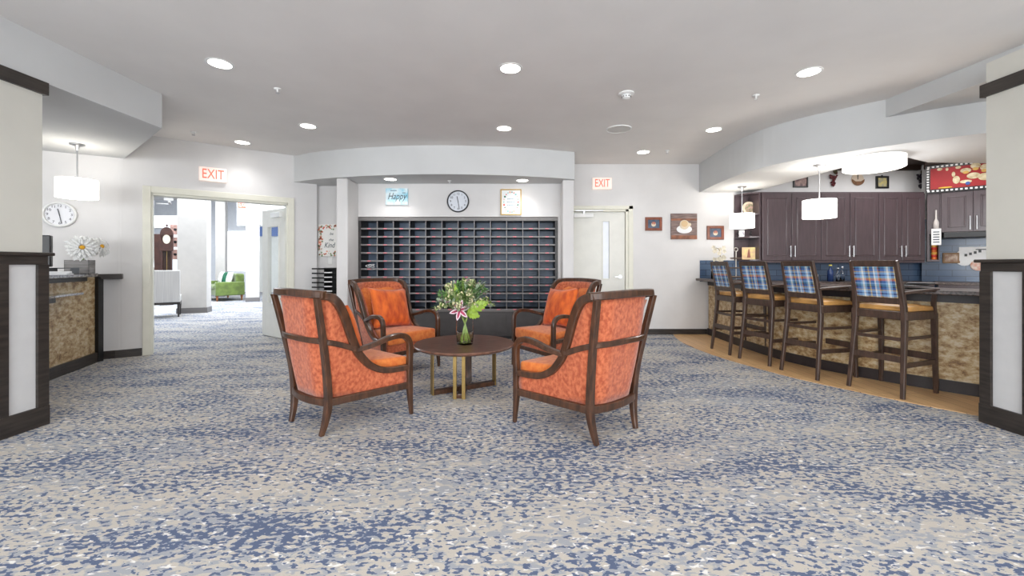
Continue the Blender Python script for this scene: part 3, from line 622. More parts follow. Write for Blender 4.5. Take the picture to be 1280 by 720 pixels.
# ------------------------------------------------------------------ wall decor
def roundclock(loc, rz, r, rim_m, face_m, label, num=(40, 42, 50), hour=(-12), mins=170, rim=0.018):
    t = thing('wall_clock', label, 'clock', loc, rz)
    RX = Matrix.Rotation(PI/2, 4, 'X')
    bm = BM(); lathe(bm, [(r-rim, 0.0), (r, 0.0), (r, 0.03), (r-rim*0.5, 0.042), (r-rim, 0.03)], 48, closed=True); bmesh.ops.transform(bm, matrix=RX, verts=bm.verts[:]); obj('rim', bm, rim_m, t, smooth=True)
    bm = BM(); cyl(bm, (0, -0.012, 0), (0, 0, 0), r-rim*0.7, n=48); obj('dial', bm, face_m, t)
    nm = mat('clock_ink_%d' % num[0], num, 0.6)
    for k in range(1, 13):
        a = PI/2-k*PI/6; text('numeral', str(k), r*0.27, TM(math.cos(a)*r*0.68, -0.014, math.sin(a)*r*0.68), nm, t)
    for ang, ln, wd in ((hour, 0.45, 0.03), (mins, 0.72, 0.022)):
        bm = BM(); M = Matrix.Rotation(math.radians(ang), 4, 'Y'); box(bm, -r*wd, r*wd, -0.022, -0.018, -r*0.12, r*ln, M); obj('hand', bm, nm, t)
    return t
p = at(572.7, 251.8, MY); roundclock(p, 0, 0.176, mat('clock_black_rim', (28, 30, 36), 0.35), mat('clock_dial', (222, 226, 234), 0.5), 'round wall clock with black rim above the mail slots')
# Happy sign
p = at(496.5, 246, MY)
t = thing('happy_sign', 'pale blue watercolour canvas sign lettered Happy above the mail slots', 'sign', p)
bm = BM(); box(bm, -0.175, 0.175, -0.03, 0, -0.13, 0.13); obj('canvas', bm, mat('watercolour', (150, 208, 228), 0.7, scale=9, rgb2=(232, 242, 246)), t)
text('lettering', 'Happy', 0.15, TM(0.0, -0.032, 0.0) @ Matrix.Diagonal((0.75, 1, 1, 1)), mat('ink_grey', (70, 84, 92), 0.6), t, shear=0.35)
bm = BM(); box(bm, -0.10, 0.0, -0.032, -0.03, 0.085, 0.10); box(bm, 0.09, 0.14, -0.032, -0.03, 0.05, 0.065); obj('small_print', bm, mat('ink_pale', (130, 156, 172), 0.6), t)
# gold framed picture
def framed(name, label, cat, p, rz, w_, h_, fw, fm, im, fd=0.025):
    t = thing(name, label, cat, p, rz)
    bm = BM(); box(bm, -w_/2, -w_/2+fw, -fd, 0, -h_/2, h_/2); box(bm, w_/2-fw, w_/2, -fd, 0, -h_/2, h_/2); box(bm, -w_/2+fw, w_/2-fw, -fd, 0, -h_/2, -h_/2+fw); box(bm, -w_/2+fw, w_/2-fw, -fd, 0, h_/2-fw, h_/2)
    obj('frame', bm, fm, t, bevel=0.003)
    bm = BM(); box(bm, -w_/2+fw, w_/2-fw, -fd*0.5, -0.001, -h_/2+fw, h_/2-fw); obj('picture', bm, im, t)
    return t
gold_frame = mat('gold_frame', (206, 168, 92), 0.35, noise=0.1)
t = framed('framed_print', 'gold framed white print with floral wreath above the mail slots', 'framed picture', at(638.7, 252.8, MY), 0, 0.335, 0.415, 0.018, gold_frame, mat('print_white', (236, 240, 240), 0.5))
bm = BM()
cols = [mat('dot_red', (220, 90, 80), 0.6), mat('dot_green', (70, 110, 90), 0.6), mat('dot_peach', (236, 180, 150), 0.6), mat('dot_teal', (150, 200, 200), 0.6)]
for k in range(22):
    a = 2*PI*k/22; rr = 1.0; x = 0.115*math.cos(a); z = 0.16*math.sin(a); v = cyl(bm, (x, -0.016, z), (x, -0.013, z), 0.010 if k % 3 else 0.016, n=8)
    for f in {f for q in v for f in q.link_faces}: f.material_index = k % 4
obj('wreath', bm, cols[0], t, mats=cols[1:])
text('lettering', 'Love you', 0.045, TM(0, -0.015, 0.03), mat('ink_pale', (130, 156, 172), 0.6), t) if False else None
bm = BM()
for z, wd in ((0.05, 0.11), (0.0, 0.13), (-0.05, 0.12)):
    for k in range(6): box(bm, -wd/2+k*wd/6, -wd/2+k*wd/6+wd/9, -0.015, -0.013, z-0.008, z+0.008)
obj('script_lines', bm, mat('ink_pale', (130, 156, 172), 0.6), t)
# poster with floral border
p = at(411.5, 300, 6.85)
t = thing('floral_poster', 'white canvas with orange floral border and script lettering left of the niche', 'poster', p)
bm = BM(); box(bm, -0.165, 0.15, -0.03, 0, -0.27, 0.255); obj('canvas', bm, mat('poster_white', (238, 236, 232), 0.6), t)
bm = BM(); fl = [mat('fl_orange', (226, 120, 84), 0.6), mat('fl_peach', (232, 176, 150), 0.6), mat('fl_green', (140, 156, 120), 0.6), mat('fl_red', (214, 84, 60), 0.6)]
rr = random.Random(3)
for k in range(90):
    e = rr.random()
    if e < 0.4: x = -0.16+rr.random()*0.06; z = -0.26+rr.random()*0.5
    elif e < 0.7: x = -0.15+rr.random()*0.29; z = 0.17+rr.random()*0.075
    else: x = -0.15+rr.random()*0.29; z = -0.26+rr.random()*0.075
    r = 0.006+rr.random()*0.011; v = cyl(bm, (x, -0.033, z), (x, -0.0295, z), r, n=7)
    mi = rr.choice((0, 1, 1, 2, 2, 3))
    for f in {f for q in v for f in q.link_faces}: f.material_index = mi
obj('floral_border', bm, fl[0], t, mats=fl[1:])
text('lettering', 'Kind', 0.12, TM(0.015, -0.032, -0.09) @ Matrix.Diagonal((0.75, 1, 1, 1)), mat('ink_grey', (70, 84, 92), 0.6), t, shear=0.3)
text('lettering', 'the', 0.06, TM(0.045, -0.032, 0.0), mat('ink_grey', (70, 84, 92), 0.6), t, shear=0.3)
text('lettering', 'be', 0.06, TM(0.05, -0.032, 0.10), mat('ink_grey', (70, 84, 92), 0.6), t, shear=0.3)
p = at(413, 325.5, 6.85)
t = thing('light_switch', 'white wall switch plate below the floral canvas', 'switch', p)
bm = BM(); box(bm, -0.035, 0.035, -0.008, 0, -0.06, 0.06); obj('plate', bm, white_m, t, bevel=0.003)
bm = BM(); box(bm, -0.012, 0.012, -0.014, -0.007, -0.025, 0.025); obj('rocker', bm, white_m, t)
# letter tray on side cabinet
t = thing('side_cabinet', 'pale grey side cabinet with stone top beside the niche column', 'cabinet', (-2.86, 6.66, 0))
bm = BM(); box(bm, -0.22, 0.2, -0.19, 0.18, 0, 0.70); obj('carcass', bm, trim_m, t, bevel=0.004)
bm = BM(); box(bm, -0.24, 0.215, -0.21, 0.18, 0.70, 0.74); obj('top', bm, greycounter_m, t, bevel=0.004)
t = thing('letter_tray', 'black six tier letter tray on the side cabinet', 'letter tray', (-2.90, 6.62, 0.74))
bm = BM(); box(bm, -0.04, -0.025, -0.12, 0.14, 0, 0.40); box(bm, 0.185, 0.20, -0.12, 0.14, 0, 0.40); box(bm, -0.04, 0.2, 0.13, 0.145, 0, 0.40); obj('frame', bm, black_m, t)
for k in range(6):
    z = 0.015+k*0.072
    bm = BM(); box(bm, -0.22, 0.185, -0.14, 0.12, z, z+0.008); box(bm, -0.22, 0.185, -0.14, -0.132, z, z+0.022); tr = obj('tray', bm, black_m, t, bevel=0.002)
    if k < 5:
        bm = BM(); box(bm, -0.02, 0.10, -0.155, -0.142, z+0.016, z+0.032); obj('tab', bm, paper_m, tr)
# exit signs
uu = 0.80
ex = A+dW*0.965
pe = Vector((ex.x, ex.y, 2.46)); 
exit_sign(pe, rotW, 'red lettered EXIT sign above the double doors')
p = at(752, 230, BW); exit_sign(p, 0, 'faint red EXIT sign above the single back door', 0.33, 0.2)
# pictures on the back wall
brownf = mat('redwood_frame', (140, 72, 44), 0.4, noise=0.2, scale=10)
def bowl_picture(t, w_, h_, bg, c1, c2):
    bm = BM(); cyl(bm, (0, -0.016, -h_*0.05), (0, -0.013, -h_*0.05), h_*0.28, n=20); o = obj('bowl_motif', bm, c1, t)
    bm = BM()
    for k in range(5): a = k*1.3; cyl(bm, (math.cos(a)*h_*0.16, -0.019, h_*0.1+math.sin(a)*h_*0.1), (math.cos(a)*h_*0.16, -0.016, h_*0.1+math.sin(a)*h_*0.1), h_*0.09, n=10)
    obj('fruit_motif', bm, c2, t)
blu = mat('picture_blue', (96, 112, 134), 0.6, scale=10, rgb2=(60, 72, 92)); crm = mat('picture_cream', (226, 210, 184), 0.6, noise=0.1); pk = mat('picture_rose', (200, 120, 100), 0.6, noise=0.2, scale=20)
t = framed('framed_picture', 'small redwood framed picture nearest the back door', 'framed picture', at(816.7, 280, BW), 0, 0.285, 0.23, 0.045, brownf, blu); bowl_picture(t, 0.2, 0.14, blu, crm, pk)
t = framed('framed_picture', 'small redwood framed picture of a fruit bowl right of the coffee canvas', 'framed picture', at(893.8, 291, BW), 0, 0.285, 0.235, 0.045, brownf, blu); bowl_picture(t, 0.2, 0.14, blu, crm, pk)
p = at(854.3, 283.3, BW)
t = thing('coffee_canvas', 'square canvas of a white coffee cup on dark wooden planks', 'canvas print', p)
bm = BM(); box(bm, -0.22, 0.22, -0.03, 0, -0.215, 0.22); obj('canvas', bm, mat('canvas_planks', (150, 128, 122), 0.6, scale=5, stretch=(1, 1, 12), rgb2=(96, 78, 74)), t)
bm = BM(); box(bm, -0.22, 0.22, -0.032, -0.03, -0.215, -0.15); box(bm, -0.22, 0.22, -0.032, -0.03, 0.10, 0.135); obj('brown_bands', bm, mat('canvas_brown', (160, 104, 76), 0.6, noise=0.3, scale=10), t)
bm = BM(); v = cyl(bm, (0, -0.036, -0.03), (0, -0.031, -0.03), 0.13, n=28); bmesh.ops.transform(bm, matrix=Matrix.Diagonal((1, 1, 0.55, 1)), verts=v); bmesh.ops.translate(bm, vec=(0, 0, -0.03), verts=v); obj('saucer', bm, paper_m, t)
bm = BM(); v = cyl(bm, (0.0, -0.042, 0.03), (0.0, -0.036, 0.03), 0.08, n=24); v = cyl(bm, (0.085, -0.041, 0.03), (0.085, -0.036, 0.03), 0.03, n=14); obj('cup', bm, crm, t)
bm = BM(); v = cyl(bm, (0.0, -0.046, 0.045), (0.0, -0.042, 0.045), 0.055, n=24); obj('coffee', bm, mat('latte', (214, 184, 140), 0.5), t)
# reception wall clock
def onwall(px, py, origin, dirv, off=0.0):
    r = (px-CX)/F; s = (r*origin.y-origin.x)/(dirv.x-r*dirv.y); q = origin+dirv*s; return Vector((q.x, q.y, CH+(HY-py)/F*q.y))
p = onwall(75, 268.3, A, rdir)
roundclock(p, rotR, 0.155, white_m, mat('clock_dial_white', (232, 232, 236), 0.5), 'round wall clock with white rim behind the reception desk', num=(92, 92, 100), rim=0.026)

# ------------------------------------------------------------------ reception desk
t = thing('reception_desk', 'curved reception desk with mottled gold front and grey stone counter', 'reception desk', (0, 0, 0))
base = spline([(-3.95, 3.3, 0), (-4.38, 3.66, 0), (-4.66, 4.02, 0), (-4.83, 4.38, 0), (-4.96, 4.74, 0), (-5.12, 5.14, 0)], 6)
base = [(p.x, p.y) for p in base]
def offs(L, d):
    out = []
    for i, p in enumerate(L):
        a = Vector(L[max(i-1, 0)]); b = Vector(L[min(i+1, len(L)-1)]); tt = (b-a).normalized(); n = Vector((tt.y, -tt.x)); out.append((p[0]+n.x*d, p[1]+n.y*d))
    return out
bm = BM(); strip(bm, base, offs(base, -0.05), 0.0, 1.04); obj('front_panel', bm, gold_m, t)
bm = BM(); strip(bm, offs(base, 0.03), offs(base, 0.0), 0.0, 0.12); obj('kick_board', bm, dark_m, t)
bm = BM(); strip(bm, offs(base, 0.10)[:-3], offs(base, -0.35)[:-3], 1.05, 1.09); obj('counter_top', bm, greycounter_m, t, bevel=0.006)
bm = BM(); strip(bm, offs(base, 0.03)[:-4], offs(base, -0.3)[:-4], 1.0, 1.05); obj('counter_apron', bm, dark_m, t)
k2 = len(base)//2+7
bm = BM(); strip(bm, offs(base, 0.16)[:k2], offs(base, 0.0)[:k2], 0.86, 0.885); obj('lower_ledge', bm, greycounter_m, t, bevel=0.004)
bm = BM(); strip(bm, offs(base, 0.08)[:k2-5], offs(base, 0.0)[:k2-5], 0.80, 0.86); obj('ledge_apron', bm, dark_m, t)
bm = BM(); strip(bm, offs(base, 0.02)[:k2-6], offs(base, 0.0)[:k2-6], 0.885, 1.0); obj('upper_recess', bm, mat('desk_grey', (120, 112, 112), 0.4), t)
e = Vector(base[-1]); bm = BM(); M = Matrix.Translation((e.x, e.y, 0)) @ Matrix.Rotation(math.radians(100), 4, 'Z'); box(bm, -0.06, 0.02, -0.05, 0.03, 0, 1.04, M); obj('end_post', bm, black_m, t)
# wall cap
t = thing('wall_ledge', 'dark wooden ledge at the end of the reception counter', 'ledge', (A.x, A.y, 0), rotW)
bm = BM(); box(bm, -0.30, 0.03, -0.14, -0.001, 1.01, 1.075); obj('shelf', bm, dark_m, t, bevel=0.004)
# planter with white daisies
p = Vector((-4.90, 4.72, 1.09))
t = thing('flower_box', 'grey square planter on the reception counter', 'planter', p, math.radians(30))
bm = BM(); h = 0.155; d = 0.10
for a in ((-d, -d+0.008, -d, d), (d-0.008, d, -d, d), (-d, d, -d, -d+0.008), (-d, d, d-0.008, d)): box(bm, a[0], a[1], a[2], a[3], 0, h)
box(bm, -d, d, -d, d, 0, 0.01); obj('box', bm, mat('weathered_grey_wood', (150, 146, 144), 0.6, noise=0.25, scale=6, stretch=(1, 1, 7)), t)
bm = BM(); box(bm, -d+0.009, d-0.009, -d+0.009, d-0.009, 0.01, h-0.02); obj('foam', bm, green_m, t)
def daisy(c, R, tilt, yaw, label):
    t = thing('daisy', label, 'flower', c, yaw, 'white artificial daisies')
    TM_ = Matrix.Rotation(tilt, 4, 'X')
    bm = BM()
    for ring, (n, rr, zz) in enumerate(((19, R, -0.01), (15, R*0.86, 0.02), (10, R*0.6, 0.045))):
        for k in range(n):
            a = 2*PI*k/n+ring*0.2+random.uniform(-0.06, 0.06); ln = rr*random.uniform(0.88, 1.08)
            pts = [(0.01, 0, 0), (ln*0.35, ln*0.10, zz+ln*0.10), (ln*0.82, ln*0.115, zz+ln*0.10), (ln, 0, zz-ln*0.02), (ln*0.82, -ln*0.115, zz+ln*0.10), (ln*0.35, -ln*0.10, zz+ln*0.10)]
            M = TM_ @ Matrix.Rotation(a, 4, 'Z')
            V = [bm.verts.new(M @ Vector(q)) for q in pts]; V2 = [bm.verts.new(M @ (Vector(q)-Vector((0, 0, 0.004)))) for q in pts]
            bm.faces.new(V); bm.faces.new(V2[::-1])
            for i in range(6): bm.faces.new((V[i], V2[i], V2[(i+1) % 6], V[(i+1) % 6]))
    obj('petals', bm, petal_m, t)
    bm = BM(); v = sph(bm, (0, 0, 0.04), 0.022, 1, 1, 0.6); bmesh.ops.transform(bm, matrix=TM_, verts=v); obj('center', bm, mat('daisy_yellow', (236, 176, 40), 0.6), t)
    base_ = Vector((0, 0, 0)); end = Matrix.Rotation(-yaw, 4, 'Z') @ (Vector((p.x, p.y, p.z+0.13))-Vector(c))
    bm = BM(); tube(bm, [base_, end*0.5+Vector((0, 0, 0.01)), end], 0.006, 4, 6); obj('stem', bm, green_m, t)
daisy(at(103, 310, 4.58), 0.150, math.radians(80), math.radians(44), 'large white daisy at the front of the planter, facing forward')
daisy(at(124, 309, 4.78), 0.12, math.radians(75), math.radians(80), 'white daisy at the right side of the planter')
daisy(at(98, 303, 4.84), 0.10, math.radians(50), math.radians(20), 'white daisy at the rear of the planter, half hidden')
# papers and black phone / monitor on the counter
t = thing('paper_stack', 'white paper stack on the reception counter behind the left pillar', 'papers', (-4.62, 4.22, 1.09), 0.5)
for k in range(3):
    bm = BM(); box(bm, -0.1, 0.1, -0.08, 0.08, k*0.012, k*0.012+0.011, Matrix.Rotation(k*0.2, 4, 'Z')); obj('sheet_bundle', bm, paper_m, t)
t = thing('desk_tray', 'small black wire tray on the reception counter', 'tray', (-4.72, 4.38, 1.09), 0.4)
bm = BM(); box(bm, -0.09, 0.09, -0.08, 0.08, 0.0, 0.008); box(bm, -0.09, -0.085, -0.08, 0.08, 0, 0.07); box(bm, 0.085, 0.09, -0.08, 0.08, 0, 0.07); box(bm, -0.09, 0.09, 0.075, 0.08, 0.06, 0.07); obj('frame', bm, black_m, t)
t = thing('desk_monitor', 'black monitor standing behind the left pillar at reception', 'monitor', (-5.03, 4.47, 1.09), math.radians(35))
bm = BM(); box(bm, -0.11, 0.055, -0.02, 0.06, 0.08, 0.42); obj('screen', bm, black_m, t, bevel=0.01)
bm = BM(); box(bm, -0.02, 0.02, 0.0, 0.03, 0.01, 0.15); obj('neck', bm, black_m, t)
bm = BM(); box(bm, -0.08, 0.05, -0.07, 0.09, 0.0, 0.015); obj('foot', bm, black_m, t)

# ------------------------------------------------------------------ armchairs
def make_armchair(label):
    t = thing('armchair', label, 'armchair', (0, 0, 0), 0, 'orange velvet armchairs around the round table')
    sw = [(0.32, 0.385), (0.265, 0.38), (0.10, 0.388), (-0.015, 0.44), (-0.10, 0.53), (-0.136, 0.59), (-0.179, 0.69), (-0.234, 0.83), (-0.29, 0.93), (-0.36, 0.972)]
    def ztop(y):
        if y >= sw[0][0]: return sw[0][1]
        for (a, za), (b, zb) in zip(sw, sw[1:]):
            if y >= b: f = (a-y)/(a-b); return za+(zb-za)*f
        return sw[-1][1]
    def xs(y, z):       # half width of the frame
        f = (y+0.30)/0.60; f = max(0, min(1, f)); lo = 0.245+0.118*f
        return lo+0.085*max(0, (z-0.35)/0.6)*(1-f)
    fr = t
    # legs
    for s in (-1, 1):
        bm = BM(); sweep(bm, [(s*0.374, 0.315, 0), (s*0.366, 0.305, 0.2), (s*0.366, 0.302, 0.385)], [0.026, 0.042, 0.046], [0.026, 0.044, 0.05], (1, 0, 0)); obj('front_leg', bm, wood_m, t)
        bm = BM(); sweep(bm, [(s*0.366, 0.302, 0.375), (s*0.369, 0.304, 0.50), (s*0.369, 0.298, 0.575), (s*0.369, 0.264, 0.622), (s*0.369, 0.20, 0.642), (s*0.363, 0.10, 0.634), (s*0.346, 0.0, 0.605), (s*0.318, -0.08, 0.583), (s*0.302, -0.15, 0.575)], 0.044, [0.046, 0.046, 0.044, 0.040, 0.034, 0.034], (1, 0, 0)); obj('armrest', bm, wood_m, t)
        bm = BM(); sweep(bm, [(s*0.222, -0.346, 0), (s*0.234, -0.322, 0.1), (s*0.247, -0.310, 0.22), (s*0.257, -0.325, 0.42), (s*0.288, -0.370, 0.68), (s*0.322, -0.43, 0.975)], [0.034, 0.046, 0.056, 0.054, 0.052, 0.050], [0.030, 0.040, 0.048, 0.044, 0.040, 0.036], (1, 0, 0)); obj('rear_leg', bm, wood_m, t)
        bm = BM()
        P = [(s*(xs(y, z)+0.004), y, z) for y, z in sw[:-1]]+[(s*0.328, -0.345, 0.975), (s*0.326, -0.42, 0.988)]
        sweep(bm, P, 0.046, [0.042, 0.044, 0.050, 0.060, 0.062, 0.058, 0.050], (s, 0, 0), 5); obj('side_frame', bm, wood_m, t)
    # top rail
    bm = BM(); sweep(bm, [(-0.352, -0.39, 0.992), (-0.24, -0.44, 0.998), (0, -0.465, 1.003), (0.24, -0.44, 0.998), (0.352, -0.39, 0.992)], 0.052, 0.044, (0, 0, 1)); obj('top_rail', bm, wood_m, t)
    # mid rail
    bm = BM(); sweep(bm, [(-0.318, -0.14, 0.585), (-0.306, -0.26, 0.635), (-0.285, -0.365, 0.668), (-0.15, -0.412, 0.675), (0, -0.424, 0.678), (0.15, -0.412, 0.675), (0.285, -0.365, 0.668), (0.306, -0.26, 0.635), (0.318, -0.14, 0.585)], 0.038, 0.028, (0, 0, 1)); obj('middle_rail', bm, wood_m, t)
    # seat rail
    bm = BM(); sweep(bm, [(-0.366, 0.30, 0.235), (-0.31, 0.0, 0.232), (-0.272, -0.20, 0.23), (-0.243, -0.308, 0.23), (-0.12, -0.347, 0.23), (0, -0.358, 0.23), (0.12, -0.347, 0.23), (0.243, -0.308, 0.23), (0.272, -0.20, 0.23), (0.31, 0.0, 0.232), (0.366, 0.30, 0.235)], 0.052, 0.034, (0, 0, 1)); obj('seat_rail', bm, wood_m, t)
    bm = BM(); box(bm, -0.34, 0.34, 0.285, 0.315, 0.212, 0.258); obj('front_rail', bm, wood_m, t, bevel=0.004)
    # upholstered shell
    U = []
    ns = 14
    for i in range(ns+1):
        f = i/ns; yt = 0.28-0.64*f; yb = 0.28-0.555*f; zt = ztop(yt)-0.012
        U.append((Vector((xs(yb, 0.3)-0.006, yb, 0.24)), Vector((xs(yt, zt)-0.006, yt, zt))))
    nb = 14
    for i in range(1, nb):
        f = i/nb; x = 1-2*f; bow = (1-x*x)
        U.append((Vector((0.240*x, -0.275-0.062*min(1, bow*1.4), 0.24)), Vector((0.316*x, -0.372-0.07*min(1, bow*1.5), 0.975+0.012*bow))))
    for i in range(ns, -1, -1):
        a, b = U[i]; U.append((Vector((-a.x, a.y, a.z)), Vector((-b.x, b.y, b.z))))
    n = len(U); nv = 10
    def surf(inset):
        g = []
        for i, (a, b) in enumerate(U):
            t0 = (U[min(i+1, n-1)][0]-U[max(i-1, 0)][0]); nrm = Vector((-t0.y, t0.x, 0)).normalized()
            if nrm.dot(Vector((0, 0.05, 0))-Vector((a.x, a.y, 0))) < 0: nrm = -nrm
            row = []
            for j in range(nv+1):
                v = j/nv; q = a.lerp(b, v)
                bulge = 0.012*math.sin(PI*v)*(1 if inset == 0 else -1)
                row.append(q+nrm*(inset-bulge*(1 if inset == 0 else -1)))
            g.append(row)
        return g
    bm = BM(); go = surf(0.0); gi = surf(0.045)
    VO = [[bm.verts.new(q) for q in r] for r in go]; VI = [[bm.verts.new(q) for q in r] for r in gi]
    for i in range(n-1):
        for j in range(nv):
            bm.faces.new((VO[i][j], VO[i+1][j], VO[i+1][j+1], VO[i][j+1])); bm.faces.new((VI[i+1][j], VI[i][j], VI[i][j+1], VI[i+1][j+1]))
        bm.faces.new((VO[i][nv], VO[i+1][nv], VI[i+1][nv], VI[i][nv])); bm.faces.new((VO[i+1][0], VO[i][0], VI[i][0], VI[i+1][0]))
    for j in range(nv):
        bm.faces.new((VO[0][j], VO[0][j+1], VI[0][j+1], VI[0][j])); bm.faces.new((VO[-1][j+1], VO[-1][j], VI[-1][j], VI[-1][j+1]))
    obj('upholstered_shell', bm, velvetb_m, t, smooth=True)
    # seat block + cushion
    def slab(z0, z1, w0, w1, y0, y1, m, name, bev):
        bm = BM(); P = [(-w0, y0), (w0, y0), (w1, y1), (-w1, y1)]; prism(bm, P, z0, z1); bmesh.ops.subdivide_edges(bm, edges=bm.edges[:], cuts=3, use_grid_fill=True)
        for v in bm.verts:
            if v.co.z > z1-1e-3: v.co.z += 0.018*max(0, 1-(v.co.x/w1)**2)*max(0, 1-((v.co.y-(y0+y1)/2)/((y1-y0)/2))**2)
        return obj(name, bm, m, t, bevel=bev, seg=3, smooth=True)
    slab(0.24, 0.335, 0.19, 0.318, -0.22, 0.305, velvetb_m, 'seat_base', 0.008)
    slab(0.335, 0.455, 0.20, 0.322, -0.22, 0.325, velvet_m, 'seat_cushion', 0.022)
    # inner back pad
    bm = BM(); g0 = []; g1 = []
    for i in range(13):
        x = i/12*2-1; r0 = []; r1 = []
        for j in range(9):
            v = j/8; z = 0.45+v*0.49; y = -0.235-0.165*v-0.05*(1-x*x)*0.7; w_ = 0.205+0.085*v
            r0.append(bm.verts.new((x*w_, y+0.0, z))); r1.append(bm.verts.new((x*w_, y+0.05*(1-abs(x)**6)*(1-abs(2*v-1)**6)**0.5+0.01, z)))
        g0.append(r0); g1.append(r1)
    for i in range(12):
        for j in range(8): bm.faces.new((g0[i+1][j], g0[i][j], g0[i][j+1], g0[i+1][j+1])); bm.faces.new((g1[i][j], g1[i+1][j], g1[i+1][j+1], g1[i][j+1]))
        bm.faces.new((g0[i][0], g0[i+1][0], g1[i+1][0], g1[i][0])); bm.faces.new((g0[i+1][8], g0[i][8], g1[i][8], g1[i+1][8]))
    for j in range(8): bm.faces.new((g0[0][j+1], g0[0][j], g1[0][j], g1[0][j+1])); bm.faces.new((g0[12][j], g0[12][j+1], g1[12][j+1], g1[12][j]))
    obj('back_cushion', bm, velvet_m, t, smooth=True)
    return t
def yaw(fx, fy): return math.atan2(-fx, fy)
chairs = [((0.51, 3.16), (-0.64, 0.768), 'orange velvet armchair seen from behind, front right of the round table'),
          ((-1.295, 3.31), (0.609, 0.793), 'orange velvet armchair seen from behind, front left of the round table'),
          ((-1.34, 4.80), (0.77, -0.63), 'orange velvet armchair facing the camera, rear left of the round table'),
          ((0.48, 4.83), (-0.83, -0.56), 'orange velvet armchair facing the camera, rear right of the round table')]
ch0 = make_armchair(chairs[0][2]); pil0 = None
for k, ((x, y), (fx, fy), lb) in enumerate(chairs):
    a = yaw(fx, fy)
    if k == 0: ch0.location = (x, y, 0); ch0.rotation_euler = (0, 0, a)
    else: dup(ch0, (x, y, 0), a, lb)
    if pil0 is None:
        o = pil0 = obj('throw_pillow', cushion_mesh(0.52, 0.49, 0.20), velvetp_m, smooth=True)
    else:
        o = pil0.copy(); C.objects.link(o)
    tag(o, 'square orange velvet pillow on the armchair at the '+['front right', 'front left', 'rear left', 'rear right'][k]+' of the table', 'pillow', 'pillows on the armchairs')
    o.matrix_world = Matrix.Translation((x, y, 0)) @ Matrix.Rotation(a, 4, 'Z') @ Matrix.Translation((0.0, -0.105, 0.69)) @ Matrix.Rotation(math.radians(19), 4, 'X') @ Matrix.Rotation(math.radians(4 if k % 2 else -3), 4, 'Y')

# ------------------------------------------------------------------ coffee table
t = thing('coffee_table', 'round walnut coffee table with brass and wood cross base', 'table', (-0.455, 3.98, 0), 0)
bm = BM(); lathe(bm, [(0, 0.41), (0.44, 0.41), (0.470, 0.425), (0.475, 0.437), (0.470, 0.445), (0, 0.445)], 64); obj('tabletop', bm, top_m, t, smooth=False)
ang = math.atan2(0.33, 0.54)-0.02
for k in range(2):
    M = Matrix.Rotation((ang, math.radians(-92+180))[k], 4, 'Z'); L_ = (0.315, 0.275)[k]
    bm = BM(); box(bm, -L_, L_, -0.03, 0.03, 0.0, 0.04, M); obj('base_rail', bm, wood_m, t, bevel=0.003)
    bm = BM(); box(bm, -L_, L_, -0.03, 0.03, 0.375, 0.41, M); obj('top_rail', bm, wood_m, t, bevel=0.003)
    for s in (-1, 1):
        if k == 0 or s == 1:
            bm = BM(); x = s*L_; box(bm, min(x, x+s*0.012), max(x, x+s*0.012), -0.032, 0.032, 0.0, 0.41, M); obj('leg', bm, brass_m if not (k == 1 and s == 1) else wood_m, t, bevel=0.001)
        else:
            for yy in (-0.05, 0.028):
                bm = BM(); x = s*L_; box(bm, x-0.02, x+0.012, yy-0.0, yy+0.03, 0.0, 0.41, M); obj('leg', bm, brass_m, t, bevel=0.001)
# vase
vp = Vector((-0.445, 3.93, 0.445))
t = thing('glass_vase', 'clear glass cylinder vase on the round coffee table', 'vase', vp)
bm = BM(); lathe(bm, [(0, 0), (0.072, 0), (0.076, 0.01), (0.084, 0.14), (0.082, 0.28), (0.078, 0.315), (0.075, 0.315), (0.079, 0.28), (0.080, 0.14), (0.071, 0.016), (0, 0.014)], 36); obj('glass', bm, clear_m, t, smooth=True)
bm = BM(); lathe(bm, [(0, 0.0145), (0.0705, 0.0165), (0.0745, 0.10), (0, 0.10)], 32); obj('water', bm, water_m, t, smooth=False)
t = thing('flower_bouquet', 'mixed green bouquet with a pink lily in the glass vase', 'bouquet', vp)
rr = random.Random(11)
bm = BM()
for k in range(16):
    a = rr.random()*2*PI; r0 = 0.05*rr.random(); a2 = a+2.6; r1 = 0.055
    tube(bm, [(r0*math.cos(a), r0*math.sin(a), 0.02), (0.2*r0*math.cos(a), 0.2*r0*math.sin(a), 0.17), (r1*math.cos(a2), r1*math.sin(a2), 0.32)], 0.0045, 4, 6)
obj('stems', bm, mat('stem_green', (178, 204, 120), 0.5, noise=0.2), t, smooth=True)
def leaf(bm, p, d, up, ln, wd, bend=0.15):
    d = d.normalized(); s = d.cross(up); s = s.normalized() if s.length > 1e-3 else Vector((1, 0, 0)); n = s.cross(d)
    rows = []
    for f, w_ in ((0, 0.15), (0.3, 0.85), (0.6, 0.9), (0.85, 0.5), (1, 0.03)):
        c = p+d*ln*f-n*ln*bend*f*f
        rows.append([bm.verts.new(c-s*wd/2*w_+n*wd*0.1), bm.verts.new(c), bm.verts.new(c+s*wd/2*w_+n*wd*0.1)])
    for a, b in zip(rows, rows[1:]):
        for j in range(2): bm.faces.new((a[j], a[j+1], b[j+1], b[j]))
sprigs = []
for k in range(96):
    az = rr.random()*2*PI; el = math.radians(rr.uniform(8, 88)); ln = rr.uniform(0.17, 0.29)
    if el > 1.0: ln = rr.uniform(0.2, 0.31)
    dv = Vector((math.cos(az)*math.cos(el)*1.0, math.sin(az)*math.cos(el)*0.85, math.sin(el)*0.95)); sprigs.append((dv, ln, az))
gm = [green_m, sage_m, mat('leaf_pale', (194, 208, 150), 0.55, noise=0.2), mat('leaf_dark', (96, 138, 76), 0.5, noise=0.2)]
